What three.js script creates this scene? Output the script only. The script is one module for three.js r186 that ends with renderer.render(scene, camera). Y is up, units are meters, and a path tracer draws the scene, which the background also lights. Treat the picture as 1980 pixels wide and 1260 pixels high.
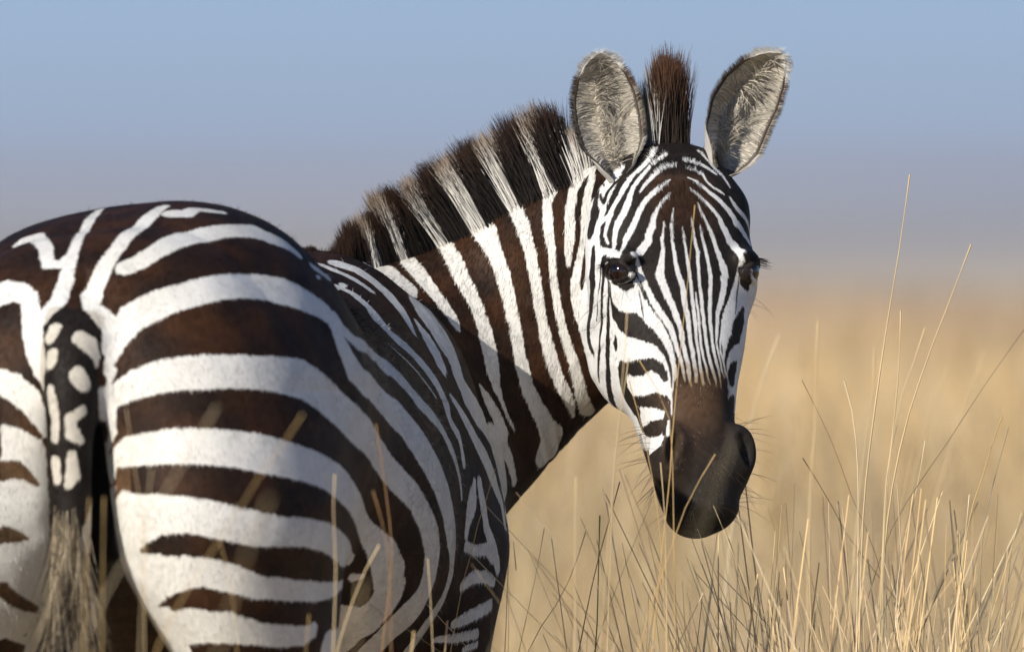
import * as THREE from 'three';

// ------------------------------------------------------------------ camera, sky, sun, exposure
const scene = new THREE.Scene();
const camera = new THREE.PerspectiveCamera(3.383, 1024 / 651, 0.5, 30000);
camera.position.set(0, 1.25, 14);
camera.lookAt(0, 1.1515, 0);
camera.focus = 13.95;
camera.userData.fStop = 5.5;
scene.add(camera);
const renderer = new THREE.WebGLRenderer();
renderer.toneMapping = THREE.LinearToneMapping;
renderer.toneMappingExposure = 1.12;
renderer.shadowMap.enabled = true;

const SUN = new THREE.Vector3(-0.60, 0.40, 0.69).normalize();
{
  const W = 256, H = 512, data = new Float32Array(W * H * 4);
  for (let y = 0; y < H; y++) {
    const el = ((y + 0.5) / H - 0.5) * 180;
    const t = Math.max(0, Math.min(1, el / 18));
    for (let x = 0; x < W; x++) {
      const i = (y * W + x) * 4;
      const k = Math.pow(t, 0.75);
      data[i] = 0.355 + (0.05 - 0.355) * k; data[i + 1] = 0.585 + (0.115 - 0.585) * k; data[i + 2] = 0.84 + (0.28 - 0.84) * k; data[i + 3] = 1;
    }
  }
  const sky = new THREE.DataTexture(data, W, H, THREE.RGBAFormat, THREE.FloatType);
  sky.mapping = THREE.EquirectangularReflectionMapping;
  sky.magFilter = THREE.LinearFilter; sky.needsUpdate = true;
  scene.background = sky; scene.environment = sky;
}
const sun = new THREE.DirectionalLight(new THREE.Color(1, 0.94, 0.84), 4.9);
sun.position.copy(SUN).multiplyScalar(40); sun.castShadow = true;
sun.shadow.mapSize.set(2048, 2048);
Object.assign(sun.shadow.camera, { left: -4, right: 4, top: 4, bottom: -4, near: 1, far: 90 });
scene.add(sun, sun.target);

// ------------------------------------------------------------------ small helpers
let seed = 20240611;
const rnd = () => { seed = (seed + 0x6d2b79f5) | 0; let t = Math.imul(seed ^ (seed >>> 15), 1 | seed); t = (t + Math.imul(t ^ (t >>> 7), 61 | t)) ^ t; return ((t ^ (t >>> 14)) >>> 0) / 4294967296; };
const range = (a, b) => a + (b - a) * rnd();
const { clamp, lerp, smoothstep } = THREE.MathUtils;
const V = (x, y, z) => new THREE.Vector3(x, y, z);
// value noise in 3-D
const hash3 = (x, y, z) => { let h = Math.imul(x, 374761393) ^ Math.imul(y, 668265263) ^ Math.imul(z, 1274126177); h = Math.imul(h ^ (h >>> 13), 1274126177); return ((h ^ (h >>> 16)) >>> 0) / 4294967296; };
function noise3(x, y, z) {
  const ix = Math.floor(x), iy = Math.floor(y), iz = Math.floor(z);
  let fx = x - ix, fy = y - iy, fz = z - iz;
  fx = fx * fx * (3 - 2 * fx); fy = fy * fy * (3 - 2 * fy); fz = fz * fz * (3 - 2 * fz);
  const c = (a, b, d) => hash3(ix + a, iy + b, iz + d);
  const l = (a, b, t) => a + (b - a) * t;
  return l(l(l(c(0, 0, 0), c(1, 0, 0), fx), l(c(0, 1, 0), c(1, 1, 0), fx), fy), l(l(c(0, 0, 1), c(1, 0, 1), fx), l(c(0, 1, 1), c(1, 1, 1), fx), fy), fz) * 2 - 1;
}

// ------------------------------------------------------------------ the zebra's shape, as a distance field
// The trunk has axes of its own: f metres forward of the tail head, y up, r to its right.
const YAW = 0.269, TX = -0.52, TZ = 0.9;
const B = (f, y, r) => [TX + Math.sin(YAW) * f + Math.cos(YAW) * r, y, TZ - Math.cos(YAW) * f + Math.sin(YAW) * r];
const FWD = [Math.sin(YAW), 0, -Math.cos(YAW)];
// Head axes: x to the viewer's right, y up the face, z out of the face.
const HEAD_AT = V(0.2116, 1.372, -0.03), HEAD_TURN = new THREE.Euler(-0.29, 0.33, 0.0, 'YXZ');
const headM = new THREE.Matrix4().makeRotationFromEuler(HEAD_TURN).setPosition(HEAD_AT);
const headInv = headM.clone().invert();

class Chain {   // a tube of elliptical sections across one direction: stations [x, y, z, half width, half depth]
  constructor(st, along, up, capA, capB, pow = 2, per = 8) {
    const n = st.length, out = [], cr = (a, b, c, d, t) => 0.5 * (2 * b + (c - a) * t + (2 * a - 5 * b + 4 * c - d) * t * t + (3 * b - a - 3 * c + d) * t * t * t);
    for (let i = 0; i < n - 1; i++) for (let k = 0; k < per; k++) {
      const q = [st[Math.max(0, i - 1)], st[i], st[i + 1], st[Math.min(n - 1, i + 2)]];
      out.push([0, 1, 2, 3, 4].map((c) => cr(q[0][c], q[1][c], q[2][c], q[3][c], k / per)));
    }
    out.push(st[n - 1].slice(0, 5));
    const A = V(...along).normalize(), U = V(...up).addScaledVector(A, -A.dot(V(...up))).normalize(), S = A.clone().cross(U);
    this.A = A.toArray(); this.U = U.toArray(); this.S = S.toArray(); this.c = out; this.cap = [capA, capB]; this.pow = pow;
    this.h = out.map((o) => A.x * o[0] + A.y * o[1] + A.z * o[2]);
    for (let i = 1; i < out.length; i++) if (this.h[i] <= this.h[i - 1]) this.h[i] = this.h[i - 1] + 1e-5;
    const R = (o) => Math.max(o[3], o[4], capA * 0, capB * 0);
    this.lo = [0, 1, 2].map((c) => Math.min(...out.map((o) => o[c] - R(o)))); this.hi = [0, 1, 2].map((c) => Math.max(...out.map((o) => o[c] + R(o))));
  }
  d(x, y, z) {
    const { c, h, A, U, S, pow } = this, n = c.length, q = x * A[0] + y * A[1] + z * A[2];
    let i = 0, t = 0, w = 0, l = 1;
    if (q <= h[0]) { w = q - h[0]; l = this.cap[0]; } else if (q >= h[n - 1]) { i = n - 2; t = 1; w = q - h[n - 1]; l = this.cap[1]; } else {
      let a = 0, b = n - 1; while (b - a > 1) { const m = (a + b) >> 1; if (h[m] <= q) a = m; else b = m; }
      i = a; t = (q - h[a]) / (h[a + 1] - h[a]);
    }
    const a = c[i], b = c[i + 1], px = x - (a[0] + (b[0] - a[0]) * t), py = y - (a[1] + (b[1] - a[1]) * t), pz = z - (a[2] + (b[2] - a[2]) * t);
    const ra = a[3] + (b[3] - a[3]) * t, rb = a[4] + (b[4] - a[4]) * t;
    const ks = Math.abs(px * S[0] + py * S[1] + pz * S[2]) / ra, ku = Math.abs(px * U[0] + py * U[1] + pz * U[2]) / rb, kw = w / l;
    if (pow !== 2) { const r = Math.pow(ks ** pow + ku ** pow, 1 / pow), k0 = Math.hypot(r, kw), k1 = Math.hypot(ks / ra, ku / rb, kw / l); return k1 < 1e-6 ? -Math.min(ra, rb) : ((k0 - 1) * Math.hypot(ks, ku, kw)) / k1; }
    const k0 = Math.sqrt(ks * ks + ku * ku + kw * kw), k1 = Math.sqrt((ks / ra) ** 2 + (ku / rb) ** 2 + (kw / l) ** 2);
    return k1 < 1e-6 ? -Math.min(ra, rb) : (k0 * (k0 - 1)) / k1;
  }
}
class Egg {     // an ellipsoid with its own axes
  constructor(p, r, e = [0, 0, 0]) {
    this.p = p; this.r = r; const m = new THREE.Matrix4().makeRotationFromEuler(new THREE.Euler(...e, 'YXZ')).elements; this.m = [m[0], m[1], m[2], m[4], m[5], m[6], m[8], m[9], m[10]];
    const R = Math.max(...r); this.lo = p.map((v) => v - R); this.hi = p.map((v) => v + R);
  }
  d(x, y, z) {
    const { p, r, m } = this; x -= p[0]; y -= p[1]; z -= p[2];
    const a = (x * m[0] + y * m[1] + z * m[2]) / r[0], b = (x * m[3] + y * m[4] + z * m[5]) / r[1], c = (x * m[6] + y * m[7] + z * m[8]) / r[2];
    const k0 = Math.sqrt(a * a + b * b + c * c), k1 = Math.sqrt((a / r[0]) ** 2 + (b / r[1]) ** 2 + (c / r[2]) ** 2);
    return k1 < 1e-9 ? -Math.min(...r) : (k0 * (k0 - 1)) / k1;
  }
}
const smin = (a, b, k) => { const h = Math.max(k - Math.abs(a - b), 0) / k; return Math.min(a, b) - h * h * k * 0.25; };
const smax = (a, b, k) => -smin(-a, -b, k);

const bodyParts = [];                                              // [shape, blending width]
const add = (s, k, sub) => bodyParts.push({ s, k, sub });
const bst = (list) => list.map(([f, y, r, a, b]) => [...B(f, y, r), a, b]);
// trunk: [forward, height of the axis, right, half width, half height]
add(new Chain(bst([
  [0.12, 1.115, 0, 0.135, 0.135], [0.18, 1.1, 0, 0.2, 0.185], [0.28, 1.06, 0, 0.245, 0.24], [0.42, 1.0, 0, 0.262, 0.27], [0.58, 0.955, 0, 0.275, 0.28],
  [0.74, 0.93, 0, 0.264, 0.285], [0.88, 0.95, 0, 0.232, 0.284], [1.0, 0.976, 0.005, 0.2, 0.27], [1.1, 0.985, 0.02, 0.15, 0.21]]), FWD, [0, 1, 0], 0.14, 0.1), 0.05);
for (const s of [1, -1]) {
  add(new Egg(B(0.27, s > 0 ? 1.07 : 1.04, (s > 0 ? 0.1 : 0.115) * s), [s > 0 ? 0.138 : 0.143, 0.2, 0.21], [0, -YAW, 0]), 0.1);
  add(new Egg(B(0.13, s > 0 ? 1.1 : 1.085, 0.075 * s), [0.115, 0.145, 0.13], [0, -YAW, 0]), 0.1);            // croup
  add(new Egg(B(0.1, 1.0, 0.13 * s), [0.108, 0.18, 0.135], [0, -YAW, 0]), 0.07);            // buttock
  add(new Chain(bst([[0.22, 1.08, 0.145 * s, 0.1, 0.16], [0.17, 0.95, 0.15 * s, 0.125, 0.2], [0.17, 0.84, 0.16 * s, 0.108, 0.19], [0.17, 0.76, 0.172 * s, 0.088, 0.15], [0.16, 0.68, 0.165 * s, 0.062, 0.1], [0.06, 0.5, 0.145 * s, 0.036, 0.05], [0.05, 0.45, 0.14 * s, 0.034, 0.045], [0.075, 0.3, 0.135 * s, 0.026, 0.03], [0.1, 0.16, 0.135 * s, 0.028, 0.033], [0.13, 0.06, 0.135 * s, 0.03, 0.035]]), [0, -1, 0], FWD, 0.08, 0.03), 0.08);
  add(new Egg(B(0.97, 0.88, 0.15 * s), [0.085, 0.24, 0.13], [0, -YAW, 0.1]), 0.1);            // shoulder blade
  add(new Egg(B(1.05, 0.88, 0.14 * s), [0.083, 0.12, 0.09], [0, -YAW, 0]), 0.06);             // point of the shoulder
  add(new Chain(bst([[0.98, 0.86, 0.16 * s, 0.078, 0.11], [0.94, 0.7, 0.155 * s, 0.065, 0.085], [0.96, 0.55, 0.15 * s, 0.045, 0.05], [0.97, 0.42, 0.145 * s, 0.037, 0.042], [0.96, 0.28, 0.145 * s, 0.026, 0.03], [0.97, 0.15, 0.145 * s, 0.028, 0.034], [1.01, 0.06, 0.145 * s, 0.03, 0.035]]), [0, -1, 0], FWD, 0.08, 0.03), 0.05);
}
// neck
const NECK = [[-0.249, 1.0, -0.01, 0.16, 0.22], [-0.127, 1.05, -0.2, 0.12, 0.19], [-0.01, 1.13, -0.25, 0.088, 0.154], [0.08, 1.196, -0.2, 0.076, 0.141], [0.16, 1.256, -0.13, 0.066, 0.119], [0.21, 1.28, -0.1, 0.06, 0.08]];
add(new Chain(NECK, [0.449, 0.31, -0.09], [0, 1, 0], 0.1, 0.05), 0.07);
add(new Egg(B(-0.05, 0.92, 0.009), [0.031, 0.34, 0.15], [0, -YAW, 0]), 0.03, true);               // cleft between the thighs
// tail
add(new Chain(bst([[0.06, 1.2, 0, 0.036, 0.04], [-0.01, 1.16, 0.006, 0.034, 0.034], [-0.045, 1.1, 0.01, 0.032, 0.03], [-0.055, 1.03, 0.011, 0.027, 0.024], [-0.052, 0.95, 0.013, 0.0235, 0.019], [-0.05, 0.86, 0.016, 0.017, 0.015]]), [0, -1, 0], FWD, 0.03, 0.03), 0.03);

// head, in its own axes
const headParts = [];
const hd = (s, k, sub) => headParts.push({ s, k, sub });
hd(new Chain([[0.01, 0.0, -0.07, 0.066, 0.05], [0.006, -0.05, -0.07, 0.1, 0.066], [0, -0.1, -0.073, 0.107, 0.073], [0, -0.155, -0.08, 0.103, 0.08], [0, -0.21, -0.08, 0.092, 0.08], [0, -0.26, -0.078, 0.08, 0.076], [0, -0.31, -0.075, 0.066, 0.07], [0.002, -0.36, -0.07, 0.056, 0.062], [0.006, -0.41, -0.066, 0.05, 0.058], [0.008, -0.452, -0.066, 0.045, 0.05]], [0, -1, 0], [0, 0, 1], 0.03, 0.033, 2.4), 0.02);
hd(new Chain([[0, -0.14, -0.19, 0.05, 0.04], [0, -0.21, -0.185, 0.05, 0.05], [0, -0.28, -0.162, 0.042, 0.045], [0.002, -0.36, -0.12, 0.034, 0.034], [0.006, -0.42, -0.1, 0.032, 0.03]], [0, -1, 0], [0, 0, 1], 0.04, 0.025), 0.03);
for (const s of [1, -1]) {
  hd(new Egg([0.052 * s, -0.19, -0.145], [0.036, 0.1, 0.08]), 0.03);                          // cheek
  hd(new Egg([0.084 * s, -0.148, -0.058], [0.02, 0.034, 0.034]), 0.03);                       // socket
  hd(new Egg([0.006 + 0.042 * s, -0.395, -0.045], [0.024, 0.038, 0.032]), 0.02);              // nostril wing
}
// eyes: an opening with lids round a ball that is a mesh of its own; nostrils
const EYE = [1, -1].map((s) => ({ s, p: V(0.0895 * s, -0.1505, -0.0185), n: V(0.8 * s, 0.04, 0.6).normalize(), t: V(-0.6 * s, 0, 0.8) }));
for (const { s, p, n, t } of EYE) {
  const at = (a, b, c) => p.clone().addScaledVector(t, a).addScaledVector(n, c).add(V(0, b, 0)).toArray();
  hd(new Egg(at(0, 0.013, -0.002), [0.028, 0.012, 0.012], [0, 0.927 * s, 0]), 0.014);
  hd(new Egg(at(0.001, -0.002, 0.003), [0.0185, 0.0105, 0.012], [0, 0.927 * s, 0]), 0.004, true);
  const lid = (list, r) => new Chain(list.map(([a, b, c]) => [...at(a, b, c), r, r]), t.toArray(), n.toArray(), 0.003, 0.003);
  hd(lid([[-0.02, -0.002, -0.002], [-0.011, 0.006, 0.004], [0, 0.008, 0.0065], [0.011, 0.0045, 0.005], [0.021, -0.007, 0.001]], 0.0048), 0.004);
  hd(lid([[-0.02, -0.004, -0.003], [-0.01, -0.0115, 0.001], [0.001, -0.0135, 0.002], [0.012, -0.012, 0.001], [0.022, -0.009, 0]], 0.0034), 0.005);
  hd(new Egg([0.006 + 0.046 * s, -0.385, -0.02], [0.017, 0.03, 0.02], [0, 0.7 * s, 0.2 * s]), 0.014);
  hd(new Egg([0.006 + 0.052 * s, -0.39, -0.004], [0.0085, 0.024, 0.016], [0, 0.7 * s, 0.3 * s]), 0.006, true);
  hd(new Chain([[0.004 + 0.045 * s, -0.37, -0.1, 0.003, 0.004], [0.005 + 0.047 * s, -0.4, -0.092, 0.003, 0.004], [0.006 + 0.043 * s, -0.43, -0.08, 0.003, 0.004], [0.006 + 0.034 * s, -0.456, -0.068, 0.003, 0.004], [0.006 + 0.02 * s, -0.474, -0.06, 0.003, 0.004], [0.007 + 0.006 * s, -0.481, -0.056, 0.003, 0.004]], [0, -1, 0], [0, 0, 1], 0.004, 0.004), 0.004, true);
}
hd(new Egg([0.007, -0.45, -0.098], [0.03, 0.03, 0.022]), 0.015);
const BOX = { lo: [-0.95, 0.02, -0.55], hi: [0.5, 1.45, 1.1] };
function makeField(parts, inv, parts2) {
  const near = (list, lo, hi, m) => list.filter(({ s, k }) => [0, 1, 2].every((c) => s.lo[c] - k - m < hi[c] && s.hi[c] + k + m > lo[c]));
  const ev = (list, x, y, z) => { let d = 1; for (const { s, k, sub } of list) { const e = s.d(x, y, z); d = sub ? smax(d, -e, k) : smin(d, e, k); } return d; };
  const e = inv.elements;
  return (lo, hi, m = 0.04) => {                                   // the field within a block
    const a = near(parts, lo, hi, m), c = lo.map((v, i) => (v + hi[i]) / 2), R = Math.hypot(hi[0] - lo[0], hi[1] - lo[1], hi[2] - lo[2]) / 2 + m;
    const q = V(...c).applyMatrix4(inv).toArray(), b = near(parts2, q.map((v) => v - R), q.map((v) => v + R), m);
    return (x, y, z) => {
      let d = ev(a, x, y, z);
      if (b.length) d = smin(d, ev(b, e[0] * x + e[4] * y + e[8] * z + e[12], e[1] * x + e[5] * y + e[9] * z + e[13], e[2] * x + e[6] * y + e[10] * z + e[14]), 0.03);
      if (d < 0.03 && d > -0.03) {                                   // muscle, and the loose folds across the bent neck
        d += 0.002 * noise3(x * 13 + 4, y * 13, z * 13) + 0.0006 * noise3(x * 41, y * 41, z * 41);
        const q = (x - 0.03) / 0.16, r = (y - 1.12) / 0.17, m = 1 - q * q - r * r;
        if (m > 0 && z < 0) { const c = 0.812 * x + 0.45 * y + 0.1 * noise3(x * 9, y * 5, 7); d += 0.004 * Math.min(1, m * 2) * (Math.abs(noise3(c * 46, y * 2.2, 3)) - 0.35); }
      }
      return d;
    };
  };
}
const fieldIn = makeField(bodyParts, headInv, headParts);

function meshField(box, cell) {   // surface nets on the blocks that the surface crosses
  const N = 8, bs = N * cell, nb = [0, 1, 2].map((c) => Math.ceil((box.hi[c] - box.lo[c]) / bs)), S = 4096, key = (i, j, k) => (i * S + j) * S + k;
  const cellVert = new Map(), pos = [], nor = [], quads = [], val = new Float32Array((N + 2) ** 3), M = N + 2;
  for (let bi = 0; bi < nb[0]; bi++) for (let bj = 0; bj < nb[1]; bj++) for (let bk = 0; bk < nb[2]; bk++) {
    const lo = [box.lo[0] + bi * bs, box.lo[1] + bj * bs, box.lo[2] + bk * bs], hi = lo.map((v) => v + bs + cell);
    const F = fieldIn(lo, hi);
    const mid = F(lo[0] + bs / 2, lo[1] + bs / 2, lo[2] + bs / 2);
    if (Math.abs(mid) > bs * 1.5) continue;
    let plus = false, minus = false;
    for (let i = 0; i < M; i++) for (let j = 0; j < M; j++) for (let k = 0; k < M; k++) {
      const v = F(lo[0] + i * cell, lo[1] + j * cell, lo[2] + k * cell); val[(i * M + j) * M + k] = v;
      if (v < 0) minus = true; else plus = true;
    }
    if (!plus || !minus) continue;
    for (let i = 0; i < N; i++) for (let j = 0; j < N; j++) for (let k = 0; k < N; k++) {
      let n = 0, sx = 0, sy = 0, sz = 0;
      const at = (a, b, c) => val[((i + a) * M + j + b) * M + k + c];
      const edge = (a0, b0, c0, a1, b1, c1) => { const u = at(a0, b0, c0), v = at(a1, b1, c1); if ((u < 0) === (v < 0)) return; const t = u / (u - v); sx += a0 + (a1 - a0) * t; sy += b0 + (b1 - b0) * t; sz += c0 + (c1 - c0) * t; n++; };
      for (let a = 0; a < 2; a++) for (let b = 0; b < 2; b++) { edge(0, a, b, 1, a, b); edge(a, 0, b, a, 1, b); edge(a, b, 0, a, b, 1); }
      if (!n) continue;
      let x = lo[0] + (i + sx / n) * cell, y = lo[1] + (j + sy / n) * cell, z = lo[2] + (k + sz / n) * cell;
      const e = cell * 0.5, g = [0, 0, 0];
      for (let it = 0; it < 2; it++) {
        const c0 = F(x, y, z), a = F(x + e, y - e, z - e), b = F(x - e, y - e, z + e), c = F(x - e, y + e, z - e), d = F(x + e, y + e, z + e);
        g[0] = a - b - c + d; g[1] = -a - b + c + d; g[2] = -a + b - c + d;
        const L = Math.hypot(...g) || 1; g[0] /= L; g[1] /= L; g[2] /= L;
        if (it === 0) { const s = clamp(c0, -cell * 0.6, cell * 0.6); x -= g[0] * s; y -= g[1] * s; z -= g[2] * s; }
      }
      cellVert.set(key(bi * N + i, bj * N + j, bk * N + k), pos.length / 3);
      pos.push(x, y, z); nor.push(g[0], g[1], g[2]);
    }
    for (let i = 0; i < N; i++) for (let j = 0; j < N; j++) for (let k = 0; k < N; k++) {
      const I = bi * N + i, J = bj * N + j, K = bk * N + k, v0 = val[(i * M + j) * M + k] < 0;
      if (v0 !== val[((i + 1) * M + j) * M + k] < 0) quads.push([v0, key(I, J, K), key(I, J - 1, K), key(I, J - 1, K - 1), key(I, J, K - 1)]);
      if (v0 !== val[(i * M + j + 1) * M + k] < 0) quads.push([v0, key(I, J, K), key(I, J, K - 1), key(I - 1, J, K - 1), key(I - 1, J, K)]);
      if (v0 !== val[(i * M + j) * M + k + 1] < 0) quads.push([v0, key(I, J, K), key(I - 1, J, K), key(I - 1, J - 1, K), key(I, J - 1, K)]);
    }
  }
  const index = []; let lost = 0;
  for (const [flip, ...q] of quads) {
    const v = q.map((h) => cellVert.get(h));
    if (v.some((h) => h === undefined)) { lost++; continue; }
    const [a, b, c, d] = v;
    if (flip) index.push(a, b, c, a, c, d); else index.push(a, d, c, a, c, b);
  }
  if (lost) console.log('quads lost', lost);
  return { pos, nor, index };
}

// ------------------------------------------------------------------ the coat: what is dark and what is white at a point of the skin
const marks = [], markGrid = new Map(), GC = 0.02, gkey = (i, j, k) => ((i + 200) * 512 + j + 50) * 512 + k + 200;
function mark(isWhite, pts) {
  const id = marks.length, q = pts.map((p) => p.map((v) => v / 1000));
  marks.push({ isWhite, q });
  for (let i = 0; i < q.length - 1; i++) {
    const a = q[i], b = q[i + 1], m = Math.max(a[3], b[3]) + 0.006, lo = [0, 1, 2].map((c) => Math.floor((Math.min(a[c], b[c]) - m) / GC)), hi = [0, 1, 2].map((c) => Math.floor((Math.max(a[c], b[c]) + m) / GC));
    const ex = b[0] - a[0], ey = b[1] - a[1], ez = b[2] - a[2], L2 = ex * ex + ey * ey + ez * ez || 1e-9;
    for (let x = lo[0]; x <= hi[0]; x++) for (let y = lo[1]; y <= hi[1]; y++) for (let z = lo[2]; z <= hi[2]; z++) {
      const cx = (x + 0.5) * GC - a[0], cy = (y + 0.5) * GC - a[1], cz = (z + 0.5) * GC - a[2], t = clamp((cx * ex + cy * ey + cz * ez) / L2, 0, 1);
      if (Math.hypot(cx - ex * t, cy - ey * t, cz - ez * t) > m + GC * 0.87) continue;
      const k = gkey(x, y, z); if (!markGrid.has(k)) markGrid.set(k, []); markGrid.get(k).push([id, a, b, ex, ey, ez, L2]);
    }
  }
}
const white = (p) => mark(true, p), dark = (p) => mark(false, p), lines = {};
const faceLine = (side, l) => { lines[side] = l.map((p) => p.map((v) => v / 1000)); };
const along = (l, y) => { if (y >= l[0][0]) return l[0][1]; for (let i = 1; i < l.length; i++) if (y >= l[i][0]) { const t = (l[i - 1][0] - y) / (l[i - 1][0] - l[i][0] || 1); return l[i - 1][1] + (l[i][1] - l[i - 1][1]) * t; } return l[l.length - 1][1]; };

// ------------------------------------------------------------------ coat markings: lines drawn on the skin, [x, y, z, half width] in millimetres
white([[-419, 1301, 712, 7.6], [-436, 1287, 765, 10.9], [-454, 1270, 821, 10.5], [-470, 1250, 864, 10.3], [-482, 1233, 883, 11], [-489, 1216, 896, 12], [-498, 1197, 898, 15.5], [-499, 1180, 922, 10], [-485, 1168, 933, 12.9], [-477, 1155, 938, 10], [-479, 1129, 948, 7.7]]);
white([[-479, 1105, 951, 5.5], [-476, 1117, 949, 6.8], [-465, 1148, 940, 15], [-450, 1168, 934, 19.2], [-424, 1182, 929, 19.1], [-388, 1194, 917, 18.2], [-352, 1203, 895, 18], [-302, 1204, 834, 20], [-266, 1196, 797, 21.4], [-238, 1183, 762, 17.4], [-221, 1171, 739, 15.9], [-212, 1154, 740, 15.1], [-204, 1132, 742, 19.2], [-194, 1110, 733, 21.5], [-179, 1089, 699, 16.6], [-159, 1065, 571, 19.1], [-136, 1042, 490, 22.9], [-117, 1014, 448, 26.3], [-100, 985, 405, 25.8], [-87, 956, 359, 26.5], [-80, 928, 320, 24.7], [-75, 896, 279, 20.1], [-74, 864, 226, 17.1], [-78, 838, 202, 15.6], [-87, 812, 207, 17.1], [-98, 792, 240, 19.4], [-111, 773, 251, 23.3], [-126, 752, 252, 23.3]]);
white([[-460, 1227, 896, 12.1], [-442, 1234, 889, 12.5], [-418, 1250, 868, 13.4], [-390, 1263, 832, 16.5], [-354, 1270, 792, 13.5], [-324, 1271, 758, 14.3], [-304, 1269, 734, 18.2], [-298, 1265, 733, 16.2], [-273, 1255, 709, 11.7], [-258, 1243, 700, 7.5]]);
white([[-405, 1292, 757, 16.4], [-393, 1291, 760, 11.4], [-383, 1297, 733, 9], [-349, 1293, 719, 6]]);
white([[-498, 1297, 653, 5.1], [-509, 1283, 739, 7.2], [-518, 1263, 813, 6.7], [-524, 1240, 862, 7.6], [-530, 1213, 888, 9.4], [-539, 1187, 909, 10.4], [-553, 1172, 918, 10.3], [-558, 1167, 919, 11.9]]);
white([[-585, 1259, 750, 16.4], [-573, 1264, 748, 11.1], [-557, 1250, 822, 9.1], [-553, 1231, 861, 8], [-538, 1231, 870, 6.9], [-529, 1240, 860, 6]]);
white([[-607, 1197, 865, 20.6], [-589, 1199, 875, 14.6], [-574, 1192, 890, 11.1], [-570, 1167, 908, 14.3], [-565, 1138, 924, 16.7], [-559, 1109, 938, 17.1], [-556, 1090, 943, 8.8]]);
white([[-482, 1070, 950, 7.5], [-469, 1078, 951, 14.7], [-447, 1090, 957, 18.6], [-411, 1100, 962, 20.3], [-362, 1104, 957, 21.2], [-300, 1103, 924, 20.7], [-269, 1099, 892, 23.4], [-246, 1093, 859, 25.9], [-225, 1074, 821, 26.5], [-203, 1053, 776, 25.4], [-184, 1033, 723, 23.6], [-158, 994, 583, 20], [-139, 967, 517, 18.4], [-119, 944, 465, 17.4], [-106, 917, 422, 19.3], [-99, 888, 380, 23.4], [-99, 860, 353, 28.7], [-104, 834, 340, 30.8], [-118, 808, 342, 34.7], [-138, 790, 370, 32.2], [-156, 772, 379, 33.5], [-173, 754, 380, 35]]);
white([[-489, 995, 809, 22.3], [-470, 1008, 940, 17.2], [-435, 1014, 964, 20.7], [-386, 1017, 977, 21.7], [-337, 1014, 970, 21.9], [-299, 1008, 951, 24.1], [-263, 999, 920, 22.1], [-230, 987, 874, 21.1], [-204, 968, 809, 22.3], [-188, 942, 718, 17.9], [-181, 914, 602, 13.6], [-169, 893, 544, 17.3], [-157, 872, 506, 26.2], [-149, 845, 465, 29.7], [-155, 819, 446, 38.8], [-170, 799, 447, 36.4], [-190, 788, 464, 34.4], [-210, 773, 470, 45.8], [-222, 770, 807, 23.7]]);
white([[-471, 942, 922, 11], [-447, 935, 955, 25.1], [-415, 936, 978, 24.3], [-381, 936, 989, 21.3], [-347, 929, 987, 21.8], [-299, 918, 965, 20.6], [-275, 915, 946, 18.3], [-245, 913, 908, 17.1], [-221, 906, 858, 17.8], [-203, 887, 767, 18.5], [-195, 871, 583, 7.3]]);
white([[-438, 864, 934, 24.5], [-414, 863, 958, 26.4], [-386, 868, 975, 20.6], [-362, 868, 977, 17.9], [-333, 861, 970, 17.4], [-300, 849, 949, 14.2], [-271, 846, 921, 13.6], [-240, 842, 873, 12.3], [-219, 841, 817, 10.4], [-205, 846, 743, 5.8], [-193, 848, 544, 6], [-182, 850, 528, 3.2]]);
white([[-418, 800, 893, 23.7], [-375, 804, 946, 25.2], [-338, 802, 950, 20.4], [-300, 793, 931, 13.9], [-269, 790, 903, 13.8], [-248, 789, 874, 11.7], [-236, 796, 854, 8.7]]);
white([[-485, 1080, 954, 7], [-484, 1056, 947, 7.5], [-483, 1054, 946, 8.2], [-489, 1028, 813, 6.4], [-492, 991, 809, 9.1], [-480, 929, 809, 38.5], [-461, 903, 924, 66.4], [-448, 871, 924, 44.5], [-432, 834, 917, 36.2], [-415, 805, 907, 35.4], [-404, 777, 886, 36.6]]);
white([[-592, 1085, 915, 17.4], [-572, 1070, 920, 15.1], [-560, 1055, 918, 8.7]]);
white([[-585, 1034, 915, 22.2], [-580, 1005, 911, 26.8], [-580, 956, 906, 32.2], [-581, 907, 894, 34], [-582, 857, 868, 33.9], [-586, 807, 832, 32.4], [-590, 769, 798, 38.4]]);
white([[-607, 1093, 911, 14.7], [-592, 1083, 915, 14.9], [-575, 1068, 919, 15], [-561, 1051, 917, 9.8], [-555, 1029, 911, 4.6]]);
dark([[-606, 1057, 913, 15.9], [-592, 1051, 915, 12.4], [-577, 1041, 917, 7.4], [-561, 1027, 913, 3.7], [-549, 1018, 959, 2.1]]);
dark([[-606, 986, 912, 12.2], [-590, 988, 911, 11], [-575, 980, 908, 6.8], [-564, 970, 903, 2.9]]);
dark([[-606, 910, 904, 11.4], [-595, 909, 901, 9.6], [-583, 907, 895, 5.1], [-576, 905, 891, 2.1]]);
dark([[-608, 845, 876, 9.8], [-595, 833, 861, 8.7], [-578, 823, 840, 7.2], [-563, 816, 815, 3.1]]);
dark([[-610, 775, 823, 11.2], [-588, 770, 796, 6.6]]);
white([[-473, 1105, 950, 6.3], [-473, 1080, 951, 6.9], [-474, 1061, 949, 6.6], [-475, 1046, 946, 6.6], [-473, 1030, 943, 6.8], [-475, 1010, 935, 10], [-478, 990, 921, 20.1]]);
dark([[-421, 1138, 949, 19.4], [-443, 1123, 952, 14.1], [-457, 1110, 952, 7.6], [-467, 1099, 951, 3.5], [-473, 1090, 951, 1.2]]);
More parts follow.
